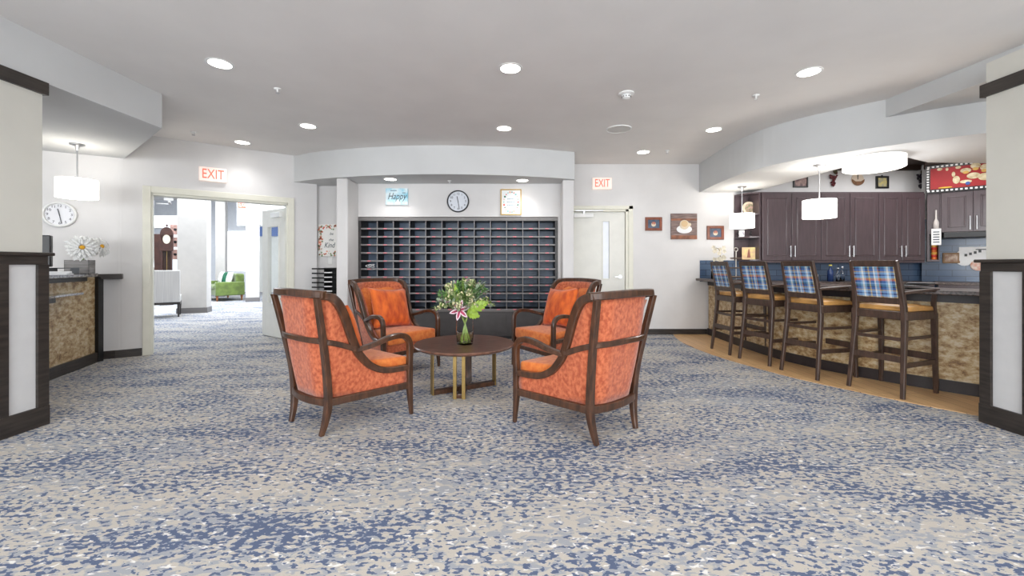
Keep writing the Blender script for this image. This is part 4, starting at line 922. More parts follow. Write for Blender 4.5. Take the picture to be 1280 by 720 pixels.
for k, (dv, ln, az) in enumerate(sprigs):
    bm = BM(); o0 = Vector((0.03*math.cos(az), 0.03*math.sin(az), 0.315)); mid = o0+dv*ln*0.5+Vector((0, 0, 0.03)); end = o0+dv*ln+Vector((0, 0, -0.02 if dv.z < 0.5 else 0))
    tube(bm, [o0-Vector((0, 0, 0.05)), mid, end], 0.002, 4, 5)
    P = spline([o0, mid, end], 7)
    for i, q in enumerate(P[2:]):
        for sg in range(3):
            a = rr.random()*2*PI; dd = (dv+Vector((math.cos(a), math.sin(a), math.sin(a*2)*0.7+0.2))*0.9)
            leaf(bm, q, dd, Vector((0, 0, 1)), rr.uniform(0.03, 0.055), rr.uniform(0.013, 0.024))
    obj('sprig', bm, gm[k % 4], t)
bm = BM()
for dv, ln, az in sprigs[::2]:
    q = Vector((0, 0, 0.315))+dv*(ln+0.01)
    for i in range(6): sph(bm, q+Vector((rr.uniform(-1, 1), rr.uniform(-1, 1), rr.uniform(-1, 1)))*0.022, rr.uniform(0.005, 0.011), u=7, v=5)
obj('cream_blossoms', bm, cream_m, t)
bm = BM()
for dv, ln, az in sprigs[1::4]:
    q = Vector((0, 0, 0.315))+dv*(ln+0.005)
    for i in range(6): sph(bm, q+Vector((rr.uniform(-1, 1), rr.uniform(-1, 1), rr.uniform(-1, 1)))*0.02, rr.uniform(0.004, 0.009), u=7, v=5)
obj('mauve_blossoms', bm, mauve_m, t)
for (p0_, d_, ln, wd) in (((0.05, -0.10, 0.33), (0.8, -0.35, 0.35), 0.24, 0.13), ((-0.05, -0.06, 0.36), (-0.15, -0.1, 1.0), 0.24, 0.085), ((0.04, -0.1, 0.30), (0.6, -0.45, -0.1), 0.16, 0.10)):
    bm = BM(); d_ = Vector(d_).normalized(); s = d_.cross(Vector((0, -1, 0.35))).normalized(); p0_ = Vector(p0_)
    for sg in (-1, 1):
        for i in range(6):
            f = i/5; c0 = p0_+d_*ln*f*0.85; dd = (s*sg*1.0+d_*(0.5+f*0.8)).normalized(); wl = wd*0.62*(math.sin(PI*(0.25+0.7*f)))
            leaf(bm, c0-dd*0.01, dd, Vector((0, -1, 0.3)), wl, ln*0.20, 0.05)
    tube(bm, [Vector((0, 0, 0.2)), p0_*0.8+Vector((0, 0, 0.04)), p0_, p0_+d_*ln*0.9], 0.003, 4, 6)
    obj('monstera_leaf', bm, lime_m, t)
# lily
bm = BM(); c = Vector((-0.03, -0.15, 0.335)); F_ = Matrix.Translation(c) @ Matrix.Rotation(math.radians(78), 4, 'X')
pinkc = mat('lily_pink', (176, 52, 92), 0.5, noise=0.2, scale=40); 
bm2 = BM()
for k in range(6):
    a = 2*PI*k/6+0.3; dd = F_.to_3x3() @ Vector((math.cos(a), math.sin(a), 0.25)); up = F_.to_3x3() @ Vector((0, 0, 1))
    leaf(bm, c, dd, up, 0.095, 0.042, 0.25); leaf(bm2, c+up*0.004, dd, up, 0.08, 0.024, 0.25)
li = obj('lily', bm, mat('lily_edge', (236, 210, 218), 0.5), t); obj('petal_centers', bm2, pinkc, li)
bm = BM(); up = F_.to_3x3() @ Vector((0, 0, 1))
for k in range(5): a = 2*PI*k/5; tube(bm, [c, c+up*0.03+F_.to_3x3() @ Vector((math.cos(a), math.sin(a), 0))*0.015], 0.0018, 0, 5)
obj('stamens', bm, lime_m, li)

# ------------------------------------------------------------------ bar
t = thing('bar_counter', 'long curved bar with mottled gold front and brown granite top', 'bar', (0, 0, 0))
bar = spline([(3.33, 7.05, 0), (3.33, 6.5, 0), (3.32, 5.9, 0), (3.36, 5.3, 0), (3.47, 4.85, 0), (3.70, 4.40, 0), (3.98, 4.02, 0), (4.30, 3.66, 0), (4.7, 3.30, 0)], 6)
bar = [(p.x, p.y) for p in bar]
def offb(d): return offs(bar[::-1], d)
b0 = offs(bar, 0)
def ofn(L, d): return offs(L, d)
side = ofn(bar, 0.3); sgn = 1 if side[10][0] > bar[10][0] else -1     # sgn>0 → positive offset goes into the bar
IN = lambda d: ofn(bar, d*sgn)
bm = BM(); strip(bm, IN(0.0), IN(0.12), 0.0, 0.86); obj('front_panel', bm, gold_m, t)
bm = BM(); strip(bm, IN(-0.02), IN(0.0), 0.0, 0.115); obj('kick_board', bm, mat('bar_kick', (44, 38, 40), 0.4), t)
bm = BM(); strip(bm, IN(-0.015), IN(0.12), 0.84, 0.92); obj('top_apron', bm, mat('bar_kick', (44, 38, 40), 0.4), t)
bm = BM(); strip(bm, IN(-0.22), IN(0.42), 0.92, 0.96); obj('granite_top', bm, granite_m, t, bevel=0.008, seg=3)
bm = BM(); strip(bm, IN(0.12), IN(0.14), 0.0, 0.92); obj('rear_panel', bm, cab_m, t)

# stools
def make_stool(label):
    t = thing('bar_stool', label, 'bar stool', (0, 0, 0), 0, 'plaid backed bar stools')
    # local x forward (to the bar), y lateral
    for s in (-1, 1):
        bm = BM(); sweep(bm, [(-0.285, s*0.215, 0), (-0.245, s*0.203, 0.35), (-0.215, s*0.193, 0.70), (-0.235, s*0.187, 0.90), (-0.31, s*0.175, 1.225)], [0.032, 0.036, 0.042, 0.040, 0.036], [0.032, 0.042, 0.05, 0.044, 0.030], (0, 1, 0)); obj('rear_leg', bm, stoolw_m, t)
        bm = BM(); sweep(bm, [(0.225, s*0.215, 0), (0.215, s*0.21, 0.4), (0.205, s*0.21, 0.74)], [0.032, 0.038, 0.044], [0.032, 0.038, 0.044], (0, 1, 0)); obj('front_leg', bm, stoolw_m, t)
        bm = BM(); sweep(bm, [(0.205, s*0.215, 0.72), (0.17, s*0.222, 0.83), (0.175, s*0.225, 0.92), (0.165, s*0.225, 0.945), (0.14, s*0.226, 0.953)], 0.03, [0.04, 0.034, 0.03, 0.026], (0, 1, 0)); obj('arm_post', bm, stoolw_m, t)
        bm = BM(); sweep(bm, [(0.215, s*0.226, 0.957), (0.05, s*0.226, 0.955), (-0.12, s*0.21, 0.945), (-0.245, s*0.192, 0.935)], 0.042, 0.024, (0, 1, 0)); obj('armrest', bm, stoolw_m, t)
        bm = BM(); box(bm, -0.24, 0.21, s*0.208-0.011, s*0.208+0.011, 0.515, 0.54); obj('upper_side_stretcher', bm, stoolw_m, t)
        bm = BM(); box(bm, -0.26, 0.215, s*0.21-0.012, s*0.21+0.012, 0.27, 0.31); obj('lower_side_stretcher', bm, stoolw_m, t)
    bm = BM(); box(bm, -0.26, -0.235, -0.2, 0.2, 0.31, 0.365); obj('rear_footrail', bm, stoolw_m, t, bevel=0.002)
    bm = BM(); box(bm, 0.205, 0.235, -0.2, 0.2, 0.30, 0.36); obj('front_footrail', bm, stoolw_m, t, bevel=0.002)
    bm = BM(); box(bm, -0.238, -0.218, -0.2, 0.2, 0.50, 0.53); obj('rear_stretcher', bm, stoolw_m, t)
    bm = BM(); box(bm, -0.235, 0.22, -0.225, 0.225, 0.69, 0.765); obj('seat_frame', bm, stoolw_m, t, bevel=0.006)
    bm = BM(); prism(bm, [(-0.195, -0.205), (0.225, -0.225), (0.225, 0.225), (-0.195, 0.205)], 0.765, 0.805); bmesh.ops.subdivide_edges(bm, edges=bm.edges[:], cuts=3, use_grid_fill=True)
    for v in bm.verts:
        if v.co.z > 0.80: v.co.z += 0.022*max(0, 1-(v.co.x/0.23)**2)*max(0, 1-(v.co.y/0.23)**2)
    obj('seat_cushion', bm, tan_m, t, bevel=0.014, seg=3, smooth=True)
    # back frame rails follow the recline
    def bx(z): return -0.235-(z-0.90)/0.325*0.075
    for za, zb, nm_, hw_ in ((1.165, 1.228, 'crest_rail', 0.176), (0.83, 0.895, 'lower_back_rail', 0.188)):
        bm = BM(); xa, xb = (bx(za) if za > 0.9 else -0.228), (bx(zb) if zb > 0.9 else -0.235)
        V = [bm.verts.new(q) for q in ((xa-0.012, -hw_, za), (xa+0.012, -hw_, za), (xb+0.012, -hw_, zb), (xb-0.012, -hw_, zb), (xa-0.012, hw_, za), (xa+0.012, hw_, za), (xb+0.012, hw_, zb), (xb-0.012, hw_, zb))]
        for f in ((0, 1, 2, 3), (7, 6, 5, 4), (0, 4, 5, 1), (1, 5, 6, 2), (2, 6, 7, 3), (3, 7, 4, 0)): bm.faces.new([V[i] for i in f])
        obj(nm_, bm, stoolw_m, t, bevel=0.003)
    bm = BM(); za, zb = 0.885, 1.17; xa, xb = bx(za), bx(zb)
    V = [bm.verts.new(q) for q in ((xa-0.018, -0.164, za), (xa+0.02, -0.164, za), (xb+0.02, -0.164, zb), (xb-0.018, -0.164, zb), (xa-0.018, 0.164, za), (xa+0.02, 0.164, za), (xb+0.02, 0.164, zb), (xb-0.018, 0.164, zb))]
    for f in ((0, 1, 2, 3), (7, 6, 5, 4), (0, 4, 5, 1), (1, 5, 6, 2), (2, 6, 7, 3), (3, 7, 4, 0)): bm.faces.new([V[i] for i in f])
    obj('plaid_back_pad', bm, plaid_m, t, bevel=0.006)
    return t
st = [((3.375, 3.875), 20.5, 4), ((3.085, 4.48), 13.5, 3), ((2.945, 5.065), 17, 2), ((2.835, 5.66), 4, 1)]
names = ['bar stool nearest the right pillar, with blue plaid back and honey seat', 'third bar stool from the wall, with blue plaid back and honey seat', 'second bar stool from the wall, with blue plaid back and honey seat', 'bar stool farthest away beside the back wall, with blue plaid back']
s0_ = None
for k, ((x, y), deg, _) in enumerate(st):
    a = math.radians(deg)
    # measured point is the midpoint of the rear feet; the origin is .285 ahead of it
    loc = (x+0.285*math.cos(a), y+0.285*math.sin(a), 0.005)
    if s0_ is None: s0_ = make_stool(names[0]); s0_.location = loc; s0_.rotation_euler = (0, 0, a)
    else: dup(s0_, loc, a, names[k])

# ------------------------------------------------------------------ kitchen
KC = 6.76   # front plane of the wall cabinets
bm = BM(); box(bm, 3.20, 6.99, BW-0.012, BW-0.0005, 0.9, 1.262); struct('trim_4', bm, tile_m)
t = thing('back_counter', 'dark back counter with stone top under the wall cabinets', 'counter', (0, 0, 0))
bm = BM(); box(bm, 4.05, 6.6, 6.5, BW-0.013, 0.1, 0.88); obj('carcass', bm, cab_m, t); bm = BM(); box(bm, 4.03, 6.62, 6.46, BW-0.013, 0.88, 0.92); obj('top', bm, granite_m, t, bevel=0.004); bm = BM(); box(bm, 4.05, 6.6, 6.56, BW-0.013, 0.0, 0.1); obj('plinth', bm, black_m, t)
CZ0, CZ1 = 1.255, 2.37
def xk(px, Y=KC): return (px-CX)/F*Y
def cab_door(x0, x1, z0, z1, parent, handle_side, hz=(0.06, 0.24)):
    bm = BM(); box(bm, x0+0.003, x1-0.003, -0.02, 0, z0+0.003, z1-0.003); d = obj('door', bm, cab_m, parent, bevel=0.004)
    bm = BM(); e = 0.075; w_ = 0.02
    box(bm, x0+e, x0+e+w_, -0.028, -0.018, z0+e, z1-e); box(bm, x1-e-w_, x1-e, -0.028, -0.018, z0+e, z1-e); box(bm, x0+e, x1-e, -0.028, -0.018, z0+e, z0+e+w_); box(bm, x0+e, x1-e, -0.028, -0.018, z1-e-w_, z1-e)
    obj('panel_moulding', bm, cab_m, d, bevel=0.006)
    bm = BM(); box(bm, x0+e+w_, x1-e-w_, -0.024, -0.018, z0+e+w_, z1-e-w_); obj('raised_panel', bm, cab_m, d, bevel=0.004)
    hx = x1-0.035 if handle_side > 0 else x0+0.035
    bm = BM(); cyl(bm, (hx, -0.05, z0+hz[0]), (hx, -0.05, z0+hz[1]), 0.007, n=10)
    for zz in (hz[0]+0.02, hz[1]-0.02): cyl(bm, (hx, -0.05, z0+zz), (hx, -0.02, z0+zz), 0.005, n=8)
    obj('handle', bm, chrome_m, d)
units = [(952, 1025.5, 'left'), (1025.5, 1097.5, 'middle'), (1097.5, 1155, 'right')]
for a, b, w_ in units:
    x0, x1 = xk(a), xk(b); xm = (x0+x1)/2
    t = thing('wall_cabinet', w_+' of the three dark espresso double door wall cabinets over the bar', 'wall cabinet', (0, KC, 0), 0, 'espresso wall cabinets')
    bm = BM(); box(bm, x0, x1, 0.0, BW-KC-0.014, CZ0, CZ1); obj('carcass', bm, cab_m, t)
    cab_door(x0, xm, CZ0, CZ1-0.02, t, 1); cab_door(xm, x1, CZ0, CZ1-0.02, t, -1)
t = thing('light_rail', 'thin pale rail below the wall cabinets', 'rail', (0, KC, 0))
bm = BM(); box(bm, xk(950), xk(1155), -0.012, 0.02, CZ0-0.035, CZ0-0.001); obj('rail', bm, cab_m, t, bevel=0.003)
# open corner shelf: quarter round shelves
x0 = xk(917, BW)-0.0; x1 = xk(951)
t = thing('corner_shelf', 'open dark corner shelf at the left end of the wall cabinets', 'shelf', (0, 0, 0))
bm = BM(); box(bm, x1-0.025, x1-0.001, KC, BW-0.014, CZ0, CZ1); obj('side_panel', bm, cab_m, t)
bm = BM(); box(bm, x0, x1-0.025, BW-0.03, BW-0.014, CZ0, CZ1); obj('back_panel', bm, cab_m, t)
hs = []
for z in (CZ0, CZ0+0.375, CZ0+0.75, CZ1-0.02):
    R = x1-0.025-x0; bm = BM(); prism(bm, [(x1-0.025, BW-0.03), (x0+0.01, BW-0.03)]+[(x1-0.025-(R-0.01)*math.cos(q), BW-0.03-(BW-0.03-KC)*math.sin(q)) for q in [PI/2*i/8 for i in range(1, 9)]], z, z+0.02); obj('shelf_board', bm, cab_m, t)
def on_shelf(px, k, Y): return Vector(((px-CX)/F*Y, Y, CZ0+0.375*k+0.02))
t = thing('decor_plate', 'decorated plate standing on the top shelf of the corner unit', 'plate', on_shelf(936, 2, 6.95)+Vector((0, 0, 0.11)))
bm = BM(); cyl(bm, (0, -0.01, 0), (0, 0.0, 0), 0.11, 0.11, 28); v = bm.verts[:]; bmesh.ops.transform(bm, matrix=Matrix.Diagonal((1.0, 1, 0.95, 1)), verts=v); obj('rim', bm, crm, t)
bm = BM(); cyl(bm, (0, -0.014, 0), (0, -0.01, 0), 0.07, 0.075, 24); obj('motif', bm, mat('plate_motif', (200, 160, 150), 0.5, scale=30, rgb2=(120, 130, 90)), t)
for px, lb in ((927, 'left of the two white mugs on the corner shelf'), (944, 'right of the two white mugs on the corner shelf')):
    t = thing('mug', lb, 'mug', on_shelf(px, 1, 6.98), 0, 'mugs on the corner shelf')
    bm = BM(); lathe(bm, [(0, 0), (0.045, 0), (0.045, 0.115), (0.04, 0.115), (0.04, 0.01), (0, 0.01)], 24); obj('cup', bm, paper_m, t, smooth=False)
    bm = BM(); tube(bm, [(-0.042, 0, 0.09), (-0.075, 0, 0.085), (-0.08, 0, 0.05), (-0.042, 0, 0.03)], 0.006); obj('mug_handle', bm, black_m, t, smooth=True)
    bm = BM(); box(bm, -0.02, 0.02, -0.047, -0.044, 0.035, 0.085); obj('motif', bm, mat('mug_motif', (150, 150, 170), 0.5, scale=60, rgb2=(230, 220, 220)), t)
t = thing('picture_card', 'small yellow edged picture of a tower leaning on the lowest corner shelf', 'picture', on_shelf(936, 0, 6.86), math.radians(-4))
bm = BM(); box(bm, -0.105, 0.105, 0, 0.012, 0, 0.20); obj('board', bm, mat('card_cream', (226, 208, 140), 0.6, scale=14, rgb2=(206, 170, 140)), t)
bm = BM(); prism(bm, [(-0.03, 0), (0.03, 0), (0.006, 0.14), (-0.006, 0.14)], -0.001, 0.001); bmesh.ops.transform(bm, matrix=Matrix.Translation((0.0, -0.002, 0.03)) @ Matrix.Rotation(PI/2, 4, 'X'), verts=bm.verts[:]); obj('tower_motif', bm, mat('tower_brown', (150, 96, 80), 0.6), t)
# decor above cabinets on the back wall
def wallp(px, py): return at(px, py, BW)
t = framed('framed_photo', 'black framed picture above the left wall cabinet', 'framed picture', wallp(1000, 226.5), 0, 0.25, 0.22, 0.022, black_m, mat('photo_mix', (190, 160, 150), 0.6, scale=14, rgb2=(90, 70, 80)))
t = thing('red_pennant', 'small red triangular pennant left of the black framed picture', 'pennant', wallp(988.5, 226))
bm = BM(); prism(bm, [(-0.055, 0.06), (0.05, 0.07), (0.0, -0.07)], -0.004, 0.0); bmesh.ops.transform(bm, matrix=Matrix.Rotation(PI/2, 4, 'X'), verts=bm.verts[:]); obj('cloth', bm, mat('pennant_red', (206, 40, 44), 0.6), t)
bm = BM(); prism(bm, [(-0.02, 0.04), (0.015, 0.045), (0.0, 0.0)], 0.004, 0.006); bmesh.ops.transform(bm, matrix=Matrix.Rotation(PI/2, 4, 'X'), verts=bm.verts[:]); obj('white_patch', bm, paper_m, t)
def grapes(p, rz, m, label, ln=0.24):
    t = thing('grape_cluster', label, 'wall ornament', p, rz)
    bm = BM(); rg = random.Random(int(ln*1000))
    for k in range(44):
        f = rg.random(); w_ = 0.05*(1-f)**0.7+0.012; sph(bm, (rg.uniform(-w_, w_), -0.02-rg.random()*0.025, ln*0.4-f*ln), 0.016, u=8, v=6)
    obj('grapes', bm, m, t, smooth=True)
    bm = BM()
    for k in range(5): a = -0.6+k*0.5; leaf(bm, Vector((0, -0.03, ln*0.42)), Vector((math.cos(a)*1.0, -0.2, math.sin(a)*0.6)), Vector((0, -1, 0.2)), 0.07, 0.05)
    obj('leaves', bm, green_m if ln > 0.25 else mat('leaf_bronze', (84, 76, 50), 0.6), t)
grapes(wallp(1040, 223), 0, mat('grape_red', (112, 40, 44), 0.4, noise=0.3, scale=30), 'reddish grape cluster ornament above the middle cabinet', 0.22)
grapes(wallp(1149, 225), 0, mat('grape_black', (44, 36, 48), 0.4, noise=0.3, scale=30), 'dark grape cluster ornament at the right end above the cabinets', 0.25)
t = thing('round_ornament', 'round wall ornament with brown bowl shaped lower half', 'wall ornament', wallp(1071.5, 224.5))
bm = BM(); cyl(bm, (0, -0.012, 0), (0, 0, 0), 0.105, n=32); obj('disc', bm, mat('ornament_cream', (214, 196, 176), 0.6), t)
bm = BM(); q = [(0.103*math.cos(PI+PI*i/14), 0.103*math.sin(PI+PI*i/14)) for i in range(15)]+[(0.05, -0.035), (-0.05, -0.035)]; prism(bm, q, 0.012, 0.03); bmesh.ops.transform(bm, matrix=Matrix.Rotation(PI/2, 4, 'X'), verts=bm.verts[:]); obj('bowl_shape', bm, mat('ornament_brown', (140, 96, 62), 0.6, noise=0.3, scale=30), t)
bm = BM(); cyl(bm, (0, -0.02, 0.09), (0, -0.012, 0.09), 0.02); box(bm, -0.006, 0.006, -0.016, -0.012, 0.0, 0.08); obj('hook', bm, black_m, t)
t = framed('framed_photo', 'square black framed yellow picture above the right wall cabinet', 'framed picture', wallp(1102, 228), 0, 0.215, 0.21, 0.03, black_m, mat('photo_yellow', (214, 196, 120), 0.6, scale=18, rgb2=(150, 150, 140)))
bm = BM(); cyl(bm, (0, -0.01, 0.11), (0, -0.004, 0.11), 0.015); obj('hanger', bm, black_m, t)
t2 = thing('small_red_ornament', 'tiny red ornament at the left edge of the soffit opening', 'wall ornament', wallp(964, 229))
bm = BM(); sph(bm, (0, -0.015, 0), 0.025, 1.4, 0.5, 0.6); obj('body', bm, mat('pennant_red', (206, 40, 44), 0.6), t2)
# crown at back wall top
bm = BM(); box(bm, 4.1, 6.9, BW-0.07, BW-0.001, CEIL-0.11, CEIL-0.03); struct('trim_1', bm, mat('espresso_tray', (66, 52, 46), 0.5))
# diagonal wall + cabinets
dk = Vector((0.73, -0.68)).normalized(); rotK = math.atan2(dk.y, dk.x); KO = Vector((6.715, 6.73))
K_ = thing('wall_diagonal', '', '', (KO.x, KO.y, 0), rotK); del K_['label']; del K_['category']; K_['kind'] = 'structure'
bm = BM(); box(bm, -0.05, 3.2, 0.34, 0.46, 0, CEIL); obj('wall_panel', bm, wall_m, K_)
bm = BM(); box(bm, -0.052, 3.2, 0.328, 0.34, 0.0, 1.95); obj('tile_backsplash', bm, tile_m, K_)
DK0, DK1 = 1.70, 2.335
t = thing('corner_wall_cabinet', 'grey brown diagonal wall cabinet beneath the red banner', 'wall cabinet', (KO.x, KO.y, 0), rotK)
bm = BM(); box(bm, 0.145, 1.55, 0.0, 0.325, DK0, DK1); obj('carcass', bm, cab_m, t)
cab_door(0.155, 0.50, DK0, DK1, t, 1, (0.03, 0.24)); cab_door(0.50, 0.85, DK0, DK1, t, -1, (0.03, 0.24))
t = thing('open_cubby_cabinet', 'narrow grey cabinet with an open cubby beside the diagonal cabinet', 'cabinet', (KO.x, KO.y, 0), rotK)
bm = BM(); box(bm, 0.0, 0.143, 0.0, 0.325, DK0-0.02, DK1+0.02); box(bm, 0.0, 0.03, 0.0, 0.325, 1.26, DK0-0.02); box(bm, 0.128, 0.143, 0.0, 0.325, 1.26, DK0-0.02); box(bm, 0.0, 0.143, 0.0, 0.325, 1.24, 1.27); box(bm, 0.0, 0.143, 0.30, 0.325, 1.26, DK0); obj('carcass', bm, cab_m, t, bevel=0.003)
t = thing('range_hood', 'black slim range hood under the diagonal cabinet', 'range hood', (KO.x, KO.y, 0), rotK)
bm = BM(); box(bm, 0.18, 1.5, -0.03, 0.32, DK0-0.09, DK0-0.002); obj('hood_body', bm, black_m, t, bevel=0.01)
t = thing('range_counter', 'dark counter section under the diagonal cabinet', 'counter', (KO.x, KO.y, 0), rotK)
bm = BM(); box(bm, 0.12, 1.5, -0.2, 0.32, 0.1, 0.88); obj('carcass', bm, cab_m, t)
bm = BM(); box(bm, 0.10, 1.5, -0.24, 0.325, 0.88, 0.92); obj('top', bm, granite_m, t, bevel=0.004)
bm = BM(); box(bm, 0.12, 1.5, -0.15, 0.32, 0.0, 0.1); obj('plinth', bm, black_m, t)
# bottle ornament hanging with a tag
t = thing('hanging_bottle', 'bottle shaped wall piece with white lettered tag on the narrow cabinet', 'wall ornament', (KO.x, KO.y, 0), rotK)
bm = BM(); lathe(bm, [(0, 1.73), (0.035, 1.73), (0.035, 1.86), (0.012, 1.92), (0.010, 2.06), (0, 2.06)], 16, c=(0.10, -0.04, 0)); obj('bottle', bm, mat('bottle_pale', (206, 200, 196), 0.3), t, smooth=True)
bm = BM(); box(bm, 0.045, 0.155, -0.09, -0.08, 1.50, 1.76); obj('tag_board', bm, paper_m, t)
bm = BM()
for z in (1.70, 1.66, 1.62, 1.58, 1.54): box(bm, 0.065, 0.135, -0.093, -0.09, z, z+0.015)
obj('tag_lines', bm, mat('ink_grey', (70, 84, 92), 0.6), t)
t = thing('pepper_jar', 'tall jar with orange and red bands in the open cubby', 'jar', (KO.x+dk.x*0.09+0.05, KO.y+dk.y*0.09+0.06, 1.27))
bands = [mat('jar_orange', (214, 110, 50), 0.4), mat('jar_red', (190, 50, 40), 0.4), mat('jar_yellow', (226, 170, 80), 0.4)]
for k in range(6):
    bm = BM(); lathe(bm, [(0, 0), (0.032, 0.0), (0.04, 0.02), (0.032, 0.04), (0, 0.04)], 16, c=(0, 0, 0.04*k)); obj('band', bm, bands[k % 3], t, smooth=False)
# red film strip banner with generic cooks
t = thing('red_banner', 'red valance banner with black and white film strip border and cooks', 'banner', (KO.x, KO.y, 0), rotK)
bx0, bx1, bz0, bz1 = -0.02, 1.35, 2.335, 2.775
bm = BM(); box(bm, bx0, bx1, -0.05, -0.03, bz0, bz1); obj('border_cloth', bm, black_m, t)
bm = BM(); box(bm, bx0+0.055, bx1-0.05, -0.054, -0.05, bz0+0.055, bz1-0.055); obj('red_field', bm, mat('banner_red', (158, 20, 26), 0.6, noise=0.1), t)
bm = BM()
n = 26
for k in range(n):
    x = bx0+0.02+k*(bx1-bx0-0.03)/n
    for z in (bz0+0.015, bz1-0.04): box(bm, x, x+0.027, -0.054, -0.05, z, z+0.025)
for k in range(9): z = bz0+0.04+k*0.042; box(bm, bx0+0.015, bx0+0.04, -0.054, -0.05, z, z+0.022)
obj('film_squares', bm, paper_m, t)
for (x, z, r, sx_, sz_) in ((0.14, 2.70, 0.022, 1.4, 1), (0.34, 2.70, 0.022, 1.4, 1), (0.22, 2.69, 0.016, 1, 1.6), (0.29, 2.60, 0.025, 0.8, 1.6), (0.32, 2.51, 0.05, 0.8, 1.2), (0.42, 2.64, 0.055, 1.1, 0.7), (0.52, 2.70, 0.05, 1.1, 0.9), (0.50, 2.55, 0.06, 1.2, 0.8), (0.62, 2.66, 0.05, 1.1, 1), (0.62, 2.52, 0.07, 1.1, 0.8), (0.42, 2.47, 0.045, 1.5, 0.6)):
    bm = BM(); sph(bm, (x, -0.055, z), r, sx_, 0.12, sz_)
    obj('cook_figure', bm, mat('cook_cream', (228, 216, 184), 0.6, scale=18, rgb2=(180, 160, 120)), t)
for (x, z, r) in ((0.42, 2.61, 0.028), (0.52, 2.65, 0.028), (0.61, 2.61, 0.028)):
    bm = BM(); sph(bm, (x, -0.065, z), r, 1.2, 0.12, 0.8)
    obj('cook_face', bm, mat('cook_face', (214, 170, 90), 0.6), t)
bm = BM(); sph(bm, (0.44, -0.066, 2.44), 0.026, 1, 0.12, 1); obj('blue_bowl', bm, mat('banner_blue', (60, 90, 160), 0.6), t)
bm = BM(); sph(bm, (0.20, -0.058, 2.405), 0.08, 1, 0.06, 0.14); obj('yellow_streak', bm, mat('banner_yellow', (214, 176, 60), 0.6), t)
# crown above the banner
t = thing('cabinet_crown', 'dark crown moulding above the red banner', 'moulding', (KO.x, KO.y, 0), rotK)
bm = BM(); box(bm, -0.03, 1.6, -0.08, 0.33, 2.785, 2.865); obj('moulding', bm, mat('espresso_tray', (66, 52, 46), 0.5), t, bevel=0.01)
# wall hung plaques on tile
def konwall(px, py, off): 
    o2 = KO+Vector((-dk.y, dk.x))*off; q = onwall(px, py, o2, dk); return q
q = konwall(1189, 322.5, 0.325)
t = thing('small_wood_plaque', 'small oval wooden plaque hanging on the blue tile', 'plaque', q, rotK)
bm = BM(); box(bm, -0.10, 0.10, -0.02, 0, -0.085, 0.085); obj('board', bm, mat('plaque_wood', (150, 112, 72), 0.5, noise=0.2), t, bevel=0.03, seg=4)
bm = BM(); box(bm, -0.07, 0.07, -0.024, -0.02, -0.055, 0.055); obj('picture', bm, mat('plaque_pic', (200, 180, 160), 0.5, scale=20, rgb2=(130, 90, 70)), t)
q = konwall(1217, 322, 0.325)
t = thing('chef_hat_board', 'white cook shaped board hanging on the blue tile', 'wall ornament', q, rotK)
bm = BM(); box(bm, -0.16, 0.2, -0.02, 0, -0.05, 0.17); sph(bm, (-0.1, -0.01, 0.0), 0.11, 1, 0.1, 1.2); obj('white_board', bm, paper_m, t, bevel=0.01)
bm = BM()
for k in range(4): box(bm, -0.10+k*0.05, -0.07+k*0.05, -0.026, -0.02, 0.02+k*0.02, 0.06+k*0.02)
box(bm, 0.02, 0.13, -0.026, -0.02, 0.12, 0.135); obj('black_marks', bm, black_m, t)
bm = BM(); sph(bm, (0.05, -0.02, -0.12), 0.09, 1, 0.15, 1); obj('round_dish', bm, mat('dish_orange', (206, 120, 80), 0.5, scale=16, rgb2=(230, 220, 210)), t)

# items on the counters
t = thing('orchid_pot', 'white square pot of cream orchids at the wall end of the bar', 'potted orchid', (3.34, 6.72, 0.96))
bm = BM(); d = 0.085
for a in ((-d, -d+0.008, -d, d), (d-0.008, d, -d, d), (-d, d, -d, -d+0.008), (-d, d, d-0.008, d)): box(bm, a[0], a[1], a[2], a[3], 0, 0.15)
box(bm, -d, d, -d, d, 0, 0.13); obj('pot', bm, white_m, t, bevel=0.002)
bm = BM(); tube(bm, [(0, 0, 0.1), (0.02, 0, 0.3), (0.0, -0.02, 0.46), (-0.06, -0.04, 0.50)], 0.004); tube(bm, [(0.01, 0.01, 0.1), (0.04, 0.0, 0.28), (0.02, 0, 0.40)], 0.004); obj('stem', bm, mat('orchid_stem', (110, 84, 60), 0.6), t)
bm = BM(); ro = random.Random(5)
for k in range(15):
    c = Vector((ro.uniform(-0.1, 0.09), ro.uniform(-0.05, 0.03), ro.uniform(0.28, 0.52)))
    for j in range(5): a = 2*PI*j/5+k; leaf(bm, c, Vector((math.cos(a), -0.25, math.sin(a))), Vector((0, -1, 0)), 0.04, 0.035, 0.1)
obj('orchid_blossoms', bm, mat('orchid_cream', (228, 220, 200), 0.6, noise=0.1), t)
bm = BM()
for j in range(5): a = j*1.2; leaf(bm, Vector((0, 0, 0.13)), Vector((math.cos(a), math.sin(a), 0.9)), Vector((0, 0, 1)), 0.13, 0.04, 0.3)
obj('leaves', bm, green_m, t)
t = thing('tiered_stand', 'three tier serving stand with ring top behind the second stool', 'serving stand', (3.78, 6.45, 0.96))
t.location.x = (920-CX)/F*6.45
bm = BM(); cyl(bm, (0, 0, 0), (0, 0, 0.44), 0.008, n=10); tube(bm, [(0.028*math.cos(a), 0, 0.465+0.028*math.sin(a)) for a in [2*PI*k/12 for k in range(13)]], 0.006, 2); obj('post', bm, mat('stand_silver', (190, 184, 176), 0.35, metal=0.6), t)
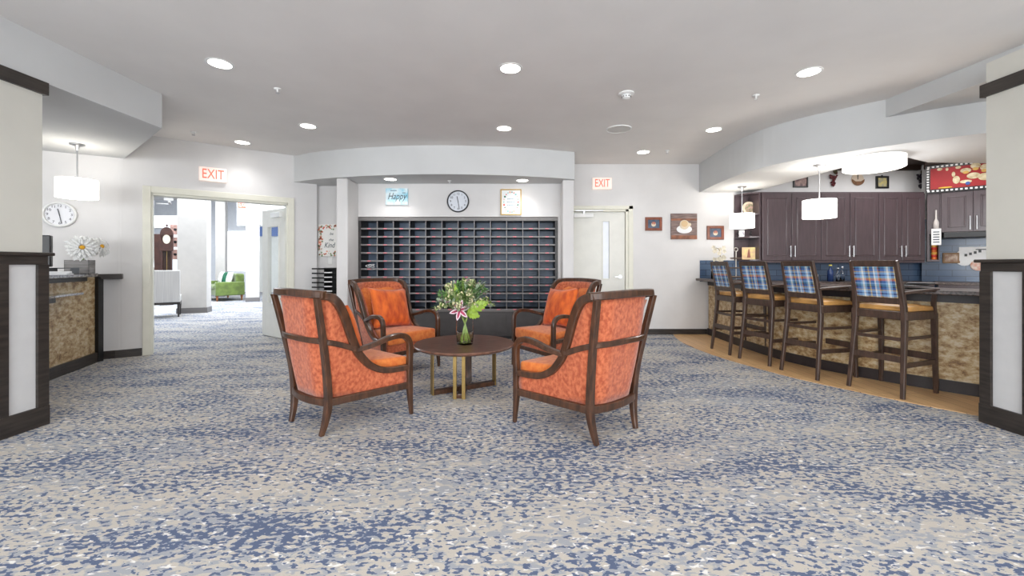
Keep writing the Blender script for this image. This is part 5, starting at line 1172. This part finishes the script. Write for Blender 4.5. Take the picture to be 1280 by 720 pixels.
for r, z in ((0.15, 0.03), (0.115, 0.17), (0.085, 0.32)):
    bm = BM(); lathe(bm, [(0, z), (r*0.9, z), (r, z+0.018), (r*0.96, z+0.02), (r*0.88, z+0.006), (0, z+0.006)], 28); obj('tier', bm, mat('tier_wood', (132, 112, 98), 0.5, noise=0.2), t)
for (px, Y, z, hgt, r, m, lb) in ((1018, 6.75, 0.92, 0.10, 0.05, paper_m, 'white canister on the back counter left of the bottles'), (1038, 6.75, 0.92, 0.27, 0.042, mat('bottle_navy', (40, 62, 110), 0.25), 'navy bottle with yellow cap on the back counter'),
                             (1047.5, 6.7, 0.92, 0.22, 0.03, bottle_m, 'clear bottle on the back counter, left one of the pair'), (1053, 6.8, 0.92, 0.24, 0.03, bottle_m, 'clear bottle on the back counter, right one of the pair')):
    t = thing('bottle' if hgt > 0.12 else 'canister', lb, 'bottle' if hgt > 0.12 else 'canister', ((px-CX)/F*Y, Y, z))
    bm = BM()
    if hgt > 0.12:
        lathe(bm, [(0, 0), (r, 0), (r, hgt*0.6), (r*0.35, hgt*0.8), (r*0.35, hgt*0.92), (0, hgt*0.92)], 20); obj('body', bm, m, t, smooth=True)
        bm = BM(); cyl(bm, (0, 0, hgt*0.92), (0, 0, hgt), r*0.5, n=14); obj('cap', bm, mat('cap_yellow', (226, 214, 90), 0.5) if m is not bottle_m else chrome_m, t)
    else:
        lathe(bm, [(0, 0), (r, 0), (r, hgt), (0, hgt)], 20); obj('body', bm, m, t); bm = BM(); cyl(bm, (0, 0, hgt), (0, 0, hgt+0.012), r*1.05, n=20); obj('lid', bm, chrome_m, t)
t = thing('paper_pile', 'loose dark and white papers on the counter right of the nearest stool', 'papers', (5.05, 5.9, 0.98-0.06))
for k in range(4):
    bm = BM(); box(bm, -0.16, 0.16, -0.1, 0.1, 0, 0.003, Matrix.Translation((0.05*k, 0, 0.01+0.012*k)) @ Matrix.Rotation(0.3*k, 4, 'Z') @ Matrix.Rotation(0.08, 4, 'Y')); obj('sheet', bm, paper_m if k % 2 else mat('magazine_dark', (60, 56, 58), 0.3), t)
t.location = ((1132-CX)/F*4.75, 4.75, 0.96); t.location.x = (1132-CX)/F*4.1; t.location.y = 4.1
